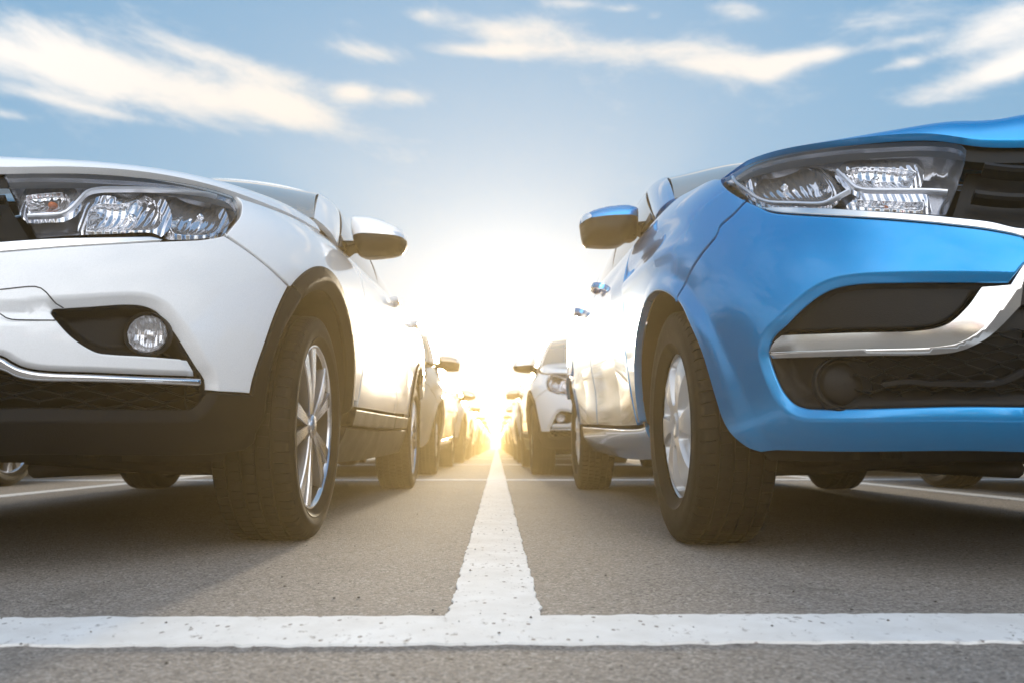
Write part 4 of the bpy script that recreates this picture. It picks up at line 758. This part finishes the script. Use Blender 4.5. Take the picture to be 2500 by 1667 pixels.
BODY_A = Body([(0, 0.11), (0.1, 0.055), (0.25, 0.015), (0.4, 0), (0.6, 0.006), (0.75, 0.03), (0.9, 0.085), (1, 0.15)], [(0, 0.8), (0.12, 0.845), (0.3, 0.872), (0.5, 0.885), (0.7, 0.882), (0.85, 0.86), (0.95, 0.81), (1, 0.765)], [(0, 0.822), (0.38, 0.836), (0.53, 0.857), (0.73, 0.881), (0.92, 0.895), (1.1, 0.906), (1.36, 0.934), (1.56, 0.961), (1.74, 0.985), (2.05, 1.014), (2.28, 1.028), (3.16, 1.083), (3.56, 1.1), (4.5, 1.115), (6, 1.08)], .20, .95, 4.42, 2.5, 3.0, [(0, 0.1), (0.3, 0), (0.6, 0), (1, 0.12)])
BODY_B = Body([(0, 0.19), (0.06, 0.12), (0.13, 0.062), (0.25, 0.018), (0.4, 0), (0.6, 0.01), (0.75, 0.035), (0.9, 0.09), (1, 0.15)], [(0, 0.8), (0.12, 0.84), (0.3, 0.865), (0.5, 0.878), (0.7, 0.876), (0.85, 0.855), (0.95, 0.81), (1, 0.765)], [(0, 0.872), (0.28, 0.876), (0.39, 0.884), (0.46, 0.908), (0.55, 0.92), (0.71, 0.938), (0.82, 0.952), (0.91, 0.961), (1.06, 0.968), (1.2, 0.98), (1.31, 0.992), (1.58, 1.03), (2.18, 1.065), (3.4, 1.13), (4.2, 1.15), (6, 1.1)], .20, .95, 4.17, 2.5, 3.0, [(0, 0.1), (0.3, 0), (0.6, 0), (1, 0.12)])
CFG_A = dict(paint='white', axle=.86, wheelbase=2.635, len=4.42, track=.759, well=.394, spin=0., hood=(1.2, .98, [0, .4, .55, .7, .9, 1.1, 1.35, 1.7], [.0487, .0375, .0269, .0256, .0344, .045, .0531, .0606], .03, .012), handle_z=lambda d: .955+.02*(d-2.28),
  green=dict(ws_bot=[(0, 1.0, 1.03), (.4, 1.06, 1.04), (.735, 1.23, 1.048)], ws_top=[(0, 1.96, 1.448), (.3, 1.985, 1.428), (.565, 2.03, 1.392)], belt=[(.775, 1.454, 1.003), (.775, 1.681, 1.017), (.775, 2.55, 1.07), (.77, 3.0, 1.09), (.75, 3.9, 1.10)],
     rail=[(.63, 2.10, 1.358), (.62, 2.485, 1.365), (.605, 3.1, 1.352), (.575, 3.9, 1.335)], roof_mid=[(0, 1.96, 1.448), (0, 2.6, 1.48), (0, 3.9, 1.44)], rear_bot=[(0, 4.3, 1.08), (.6, 4.08, 1.10), (.75, 3.9, 1.10)], b0=.40, b1=.43),
  mirror=dict(d=1.62, split=[(.797, 1.082), (.892, 1.079), (.94, 1.075), (1.012, 1.071)], top=[(.797, 1.082), (.79, 1.12), (.79, 1.154), (.797, 1.165), (.838, 1.168), (.89, 1.160), (.941, 1.142), (.983, 1.121), (1.004, 1.092), (1.012, 1.071)],
     bottom=[(1.012, 1.071), (1.01, 1.05), (.995, 1.029), (.969, 1.018), (.893, 1.007), (.847, 1.006), (.827, 1.012), (.81, 1.03), (.797, 1.082)], arm=(.81, 1.048, .785, 1.038, .76, 1.02), sail=[(.775, 1.46, 1.005), (.775, 1.64, 1.017), (.745, 1.59, 1.085)], lamp=[(.894, 1.080), (.912, 1.089), (.942, 1.093), (1.004, 1.082), (1.008, 1.074), (.968, 1.074), (.894, 1.080)]))
CFG_B = dict(paint='blue', axle=.83, wheelbase=2.592, len=4.17, track=.744, well=.376, spin=.2, hood=(1.13, .95, [0, .3, .42, .55, .7, .9, 1.1, 1.35, 1.7], [.11, .0831, .0563, .0319, .015, .0069, .004, .004, .004], .035, .012, .022), handle_z=lambda d: .985+.03*(d-2.14),
  green=dict(ws_bot=[(0, .95, 1.06), (.4, 1.0, 1.07), (.735, 1.15, 1.078)], ws_top=[(0, 1.98, 1.525), (.3, 2.0, 1.51), (.57, 2.06, 1.458)], belt=[(.775, 1.272, 1.039), (.775, 1.588, 1.051), (.775, 2.29, 1.095), (.77, 2.8, 1.118), (.75, 3.65, 1.135)],
     rail=[(.622, 2.157, 1.445), (.615, 2.5, 1.47), (.605, 3.2, 1.465), (.58, 3.7, 1.41)], roof_mid=[(0, 1.98, 1.525), (0, 2.6, 1.565), (0, 3.75, 1.50)], rear_bot=[(0, 4.06, 1.1), (.6, 3.86, 1.13), (.75, 3.65, 1.135)], b0=.425, b1=.455),
  mirror=dict(d=1.55, split=[(.782, 1.12), (.909, 1.114), (.959, 1.108), (1.008, 1.103)], top=[(.782, 1.12), (.782, 1.155), (.789, 1.165), (.819, 1.175), (.883, 1.173), (.933, 1.163), (.978, 1.146), (1.003, 1.126), (1.008, 1.103)],
     bottom=[(1.008, 1.103), (1.006, 1.09), (1.001, 1.05), (.992, 1.026), (.96, 1.021), (.891, 1.019), (.851, 1.025), (.821, 1.045), (.79, 1.05), (.782, 1.12)], arm=(.80, 1.085, .77, 1.08, .75, 1.065), sail=[(.775, 1.29, 1.045), (.775, 1.50, 1.052), (.745, 1.45, 1.12)], lamp=[(1.005, 1.100), (1.003, 1.124), (.985, 1.138), (.972, 1.110), (1.005, 1.100)]))
carA = build_car('A', BODY_A, DATA['A'], CFG_A, 'white_car')
carB = build_car('B', BODY_B, DATA['B'], CFG_B, 'blue_car')
XA, YA, XB, YB = -1.375, 1.39, 1.325, 1.32
carA.location = (XA, YA, 0); carB.location = (XB, YB, 0)
carA['label'] = 'white crossover with grey arch cladding and alloy wheels, nearest car on the left'; carA['category'] = 'car'
carB['label'] = 'bright blue hatchback with broad chrome blade in its bumper, nearest on the right'; carB['category'] = 'car'
for c in (carA, carB): c['group'] = 'cars parked in rows'

def copy_tree(o, parent, swap):
    c = o.copy(); COL.objects.link(c); c.parent = parent
    for sl, so in zip(c.material_slots, o.material_slots):
        if so.material == swap[0]: sl.link = 'OBJECT'; sl.material = swap[1]
    for ch in o.children: copy_tree(ch, c, swap)
    return c
def joined(root, name):
    """a far copy small enough to show no parts: the same car as one mesh"""
    V, F, fm, mats = [], [], [], []; k = 0
    bpy.context.view_layer.update(); inv = root.matrix_world.inverted()
    for o in root.children_recursive:
        if o.type != 'MESH' or o.name.split('.')[0] in ('tyre',) and False: continue
        me = o.data; mt = inv @ o.matrix_world; co = np.empty(len(me.vertices)*3); me.vertices.foreach_get('co', co); co = co.reshape(-1, 3) @ np.array(mt.to_3x3()).T + np.array(mt.translation)
        idx = []
        for m in me.materials:
            if m not in mats: mats.append(m)
            idx.append(mats.index(m))
        flip = mt.determinant() < 0
        for p in me.polygons: F.append(tuple(i+k for i in (reversed(p.vertices) if flip else p.vertices))); fm.append(idx[p.material_index])
        V.append(co); k += len(co)
    me = mesh(name, np.concatenate(V), F, mats, fmat=fm); me.set_sharp_from_angle(angle=R(35)); return me
FAR = {'A': joined(carA, 'far_crossover'), 'B': joined(carB, 'far_hatchback')}
PM = {'A': M['white'], 'B': M['blue']}; SRC = {'A': carA, 'B': carB}
ORD = ['', 'second', 'third', 'fourth', 'fifth', 'sixth', 'seventh', 'eighth', 'ninth', 'tenth', 'eleventh', 'twelfth', 'thirteenth', 'fourteenth']
NICE = {'white': 'white', 'blue': 'blue', 'silver': 'silver', 'beige': 'beige', 'graphite': 'dark grey', 'red': 'red', 'navy': 'navy'}
def park(kind, colour, x, y, label, far):
    nm = {'A': 'crossover_car', 'B': 'hatchback_car'}[kind]
    if far:
        o = obj(nm, FAR[kind], None, (x, y, 0))
        for sl in o.material_slots:
            if sl.material == PM[kind]: sl.link = 'OBJECT'; sl.material = M[colour]
    else:
        o = SRC[kind].copy(); COL.objects.link(o); o.name = nm; o.location = (x, y, 0)
        for ch in SRC[kind].children: copy_tree(ch, o, (PM[kind], M[colour]))
    o['label'] = label; o['category'] = 'car'; o['group'] = 'cars parked in rows'
    return o
LEFT = 'B beige,A silver,B white,A white,B silver,A graphite,B red,A beige,B white,A silver,B navy,A white'.split(',')
RIGHT = 'A white,B silver,A beige,B silver,A red,B white,A silver,B beige,A graphite,B silver,A white,B beige'.split(',')
rnd = random.Random(3)
PITCH = 4.86
for i, (l, r) in enumerate(zip(LEFT, RIGHT)):
    k = i+1; far = k >= 3
    for side, spec, x0, y0 in (('left', l, XA, YA), ('right', r, XB-.14, YB)):
        kd, cl = spec.split(); park(kd, cl, x0+rnd.uniform(-.03, .03), y0+.12+PITCH*k+rnd.uniform(-.06, .06), 'hazy %s %s in the row left of the line, %s from the camera' % (NICE[cl], {'A': 'crossover', 'B': 'hatchback'}[kd], ORD[k]) if side == 'left' else 'hazy %s %s in the row right of the line, %s from the camera' % (NICE[cl], {'A': 'crossover', 'B': 'hatchback'}[kd], ORD[k]), far)
for i, (kd, cl, x, y, lb) in enumerate([('A', 'white', -4.03, 1.66, 'car in the next row left whose alloy wheel shows under the white car'), ('A', 'graphite', 3.64, 1.42, 'car in the next row right whose wheel shows under the blue car'),
      ('B', 'silver', -4.0, 6.5, 'car behind in the next row left, its wheels far under the white car'), ('B', 'white', 3.62, 6.4, 'car behind in the next row right, its wheels far under the blue car'), ('A', 'beige', -4.0, 11.4, 'far car in the next row left, barely seen under the white car'), ('A', 'silver', 3.62, 11.2, 'far car in the next row right, barely seen under the blue car')]):
    park(kd, cl, x, y, lb, True)

# cars added out of view behind the camera, only as reflections for paint and chrome
for i, (kd, cl, x, y, lb) in enumerate([('A', 'graphite', -6.6, -9.6, 'unseen dark grey crossover added behind the camera, mirrored in the paint'), ('B', 'silver', -4.0, -9.4, 'unseen silver hatchback added behind the camera, mirrored in the chrome trim'), ('A', 'silver', -1.4, -9.7, 'unseen silver crossover added behind the camera, mirrored in the white bumper'),
      ('B', 'navy', 1.2, -9.5, 'unseen navy hatchback added behind the camera, mirrored in the blue bumper'), ('A', 'white', 3.8, -9.6, 'unseen white crossover added behind the camera, mirrored in the blue headlight'), ('B', 'graphite', 6.3, -9.4, 'unseen dark grey hatchback added behind the camera for reflections, farthest right')]):
    park(kd, cl, x, y, lb, True)

# ------------------------------------------------------------------ the ground
def asphalt():
    m = bpy.data.materials.new('aged_asphalt'); m.use_nodes = True; t = NT(m.node_tree); P = t.n('ShaderNodeNewGeometry').outputs['Position']
    vo = t.n('ShaderNodeTexVoronoi', {'Vector': P, 'Scale': 240.0, 'Randomness': 1.0}); vs = t.n('ShaderNodeSeparateColor', {0: vo.outputs['Color']}).outputs[0]
    stone = t.ramp(vs, [(0, (.09, .082, .075)), (.35, (.152, .137, .122)), (.75, (.195, .175, .157)), (1, (.28, .257, .232))])
    big = t.noise(P, 1.3, 6, .65); mid = t.noise(P, 14, 5, .7)
    tone = t.mix(t.m('MULTIPLY', t.m('SUBTRACT', mid, .35, clamp=True), 1.3), stone, (.17, .15, .132, 1))
    hsv = t.n('ShaderNodeHueSaturation', {'Hue': .5, 'Saturation': 1, 'Value': t.m('MULTIPLY_ADD', t.m('SUBTRACT', big, .5), .6, 1.5), 'Fac': 1, 'Color': tone}).outputs[0]
    stain = t.n('ShaderNodeMapRange', {0: t.noise(P, 2.3, 5, .7, .6), 1: .60, 2: .74}, interpolation_type='SMOOTHSTEP').outputs[0]; hsv = t.mix(t.m('MULTIPLY', stain, .38), hsv, (.07, .063, .056, 1))
    sp = t.n('ShaderNodeTexVoronoi', {'Vector': P, 'Scale': 46.0, 'Randomness': 1.0}); spd = t.m('MULTIPLY', t.m('LESS_THAN', sp.outputs['Distance'], .16), t.m('GREATER_THAN', t.n('ShaderNodeSeparateColor', {0: sp.outputs['Color']}).outputs[1], .72))
    base = t.mix(t.m('MULTIPLY', spd, .75), hsv, (.03, .028, .026, 1))
    sp2 = t.n('ShaderNodeTexVoronoi', {'Vector': P, 'Scale': 31.0, 'Randomness': 1.0}); wd = t.m('MULTIPLY', t.m('LESS_THAN', sp2.outputs['Distance'], .13), t.m('GREATER_THAN', t.n('ShaderNodeSeparateColor', {0: sp2.outputs['Color']}).outputs[2], .82))
    base = t.mix(t.m('MULTIPLY', wd, .6), base, (.42, .40, .37, 1))
    h = t.m('ADD', t.m('MULTIPLY', vo.outputs['Distance'], -1.0), t.m('MULTIPLY', t.noise(P, 60, 4, .7), .8)); h = t.m('SUBTRACT', h, t.m('MULTIPLY', spd, .8))
    bm = t.n('ShaderNodeBump', {'Strength': .55, 'Distance': .004, 'Height': h})
    b = t.n('ShaderNodeBsdfPrincipled', {'Base Color': base, 'Roughness': .95, 'Normal': bm.outputs[0], 'Specular IOR Level': .1}); t.n('ShaderNodeOutputMaterial', {0: b.outputs[0]})
    return m
def road_paint():
    m = bpy.data.materials.new('worn_road_paint'); m.use_nodes = True; t = NT(m.node_tree); P = t.n('ShaderNodeNewGeometry').outputs['Position']
    st = t.n('ShaderNodeMapping', {'Vector': P, 'Scale': (1, .55, 1)}).outputs[0]
    n = t.noise(st, 70, 5, .75); n2 = t.noise(P, 9, 4, .6); vo = t.n('ShaderNodeTexVoronoi', {'Vector': st, 'Scale': 60.0, 'Randomness': 1.0})
    chip = t.m('MULTIPLY', t.m('LESS_THAN', vo.outputs['Distance'], .2), t.m('GREATER_THAN', t.n('ShaderNodeSeparateColor', {0: vo.outputs['Color']}).outputs[0], .76))
    worn = t.m('MAXIMUM', t.n('ShaderNodeMapRange', {0: t.m('ADD', n, t.m('MULTIPLY', n2, .25)), 1: .72, 2: .85}).outputs[0], t.m('MULTIPLY', chip, .8))
    col = t.mix(worn, t.ramp(n2, [(.3, (.66, .64, .61)), (.7, (.80, .79, .77))]), (.20, .165, .145, 1))
    bm = t.n('ShaderNodeBump', {'Strength': .5, 'Distance': .003, 'Height': t.m('SUBTRACT', t.noise(P, 120, 4, .7), worn)})
    b = t.n('ShaderNodeBsdfPrincipled', {'Base Color': col, 'Roughness': .95, 'Specular IOR Level': .05, 'Normal': bm.outputs[0]}); t.n('ShaderNodeOutputMaterial', {0: b.outputs[0]})
    return m
M['asphalt'] = asphalt(); M['line'] = road_paint()
ground = obj('parking_lot', mesh('parking_lot', [(-600, -200, 0), (600, -200, 0), (600, 1500, 0), (-600, 1500, 0)], [(0, 1, 2, 3)], 'asphalt', smooth=False)); ground['kind'] = 'structure'
def strip(x0, y0, x1, y1, width, rag, seed, top=.004):
    """painted line with a ragged edge, 2-3 mm thick"""
    r = np.random.RandomState(seed); L = math.hypot(x1-x0, y1-y0); n = max(2, int(L/(.007 if y0 < 3 else .03))); t = np.linspace(0, 1, n+1)
    def edge():
        e = np.zeros(n+1)
        for f, a in ((1.0, .25), (.2, .25), (.05, .35), (.02, .4), (.012, .3)):
            k = max(2, int(L/f*1.0/.12*.12)+2); e += a*np.interp(t*(k-1), np.arange(k), r.randn(k))
        return e*rag
    dx_, dy_ = (x1-x0)/L, (y1-y0)/L; V = []; F = []
    for i, (a, b_) in enumerate(zip(edge(), edge())):
        cx, cy = x0+(x1-x0)*t[i], y0+(y1-y0)*t[i]; nx, ny = -dy_, dx_; p = width/2+a; q = -width/2+b_
        V += [(cx+nx*(q-.001), cy+ny*(q-.001), .0005), (cx+nx*q, cy+ny*q, top), (cx+nx*p, cy+ny*p, top), (cx+nx*(p+.001), cy+ny*(p+.001), .0005)]
    for i in range(n):
        for j in range(3): F.append((i*4+j, i*4+4+j, i*4+5+j, i*4+1+j)[::-1])
    o = obj('painted_line', mesh('painted_line', V, F, 'line', smooth=False), ground); return o
HW = .165
LAT = [1.145]+[6.0+PITCH*k for k in range(8)]
for i, y in enumerate(LAT):
    wd = .168 if i == 0 else .15
    strip(-6.5, y, 6.5, y, wd, .006 if i == 0 else .004, 10+i)
    nxt = LAT[i+1] if i+1 < len(LAT) else 90
    for j, x in enumerate((-.002, -2.58, 2.56)): strip(x, y+wd/2-.03, x, nxt-.05, .144 if j == 0 else .12, .0035 if i == 0 else .004, 40+i*3+j, .0032)
# loose grit on the asphalt
V, F = [], []; r = np.random.RandomState(5)
for k in range(300):
    y = .55+2.6*r.rand()**1.4; x = r.uniform(-.8, .8)*max(.6, y); s = .0008+.0018*r.rand()**3; o = len(V); a = r.rand()*6.28
    pts = [(math.cos(a+q*1.57)*s*(1+.5*r.rand()), math.sin(a+q*1.57)*s*(1+.4*r.rand())) for q in range(4)]
    V += [(x+p, y+q, .0005+(.004 if abs(x) < .08 or abs(y-1.145) < .09 else 0)) for p, q in pts]+[(x+p*.5, y+q*.5, .0005+s*.9+(.004 if abs(x) < .08 or abs(y-1.145) < .09 else 0)) for p, q in pts]
    F += [(o, o+1, o+5, o+4), (o+1, o+2, o+6, o+5), (o+2, o+3, o+7, o+6), (o+3, o, o+4, o+7), (o+4, o+5, o+6, o+7)]
M['grit'] = principled('grit', (.09, .08, .07), .9, var=(60, .9))
g = obj('loose_grit', mesh('loose_grit', V, F, 'grit', smooth=False)); g['kind'] = 'stuff'; g['label'] = 'small loose grit scattered over the asphalt'; g['category'] = 'grit'

# ------------------------------------------------------------------ sunlit dusty air
HAZE = .012
hm = bpy.data.materials.new('golden_haze'); hm.use_nodes = True; t = NT(hm.node_tree)
pv = t.n('ShaderNodeVolumePrincipled', {'Color': (.96, .74, .38, 1), 'Density': HAZE, 'Anisotropy': .64}); t.n('ShaderNodeOutputMaterial', {'Volume': pv.outputs[0]})
Vb, Fb, _ = box(-70, 70, -12, 130, -1.0, 1.72); hz = obj('haze', mesh('haze', Vb, Fb, hm, smooth=False)); hz['kind'] = 'stuff'; hz['label'] = 'thin golden dust haze hanging over the car park'; hz['category'] = 'haze'
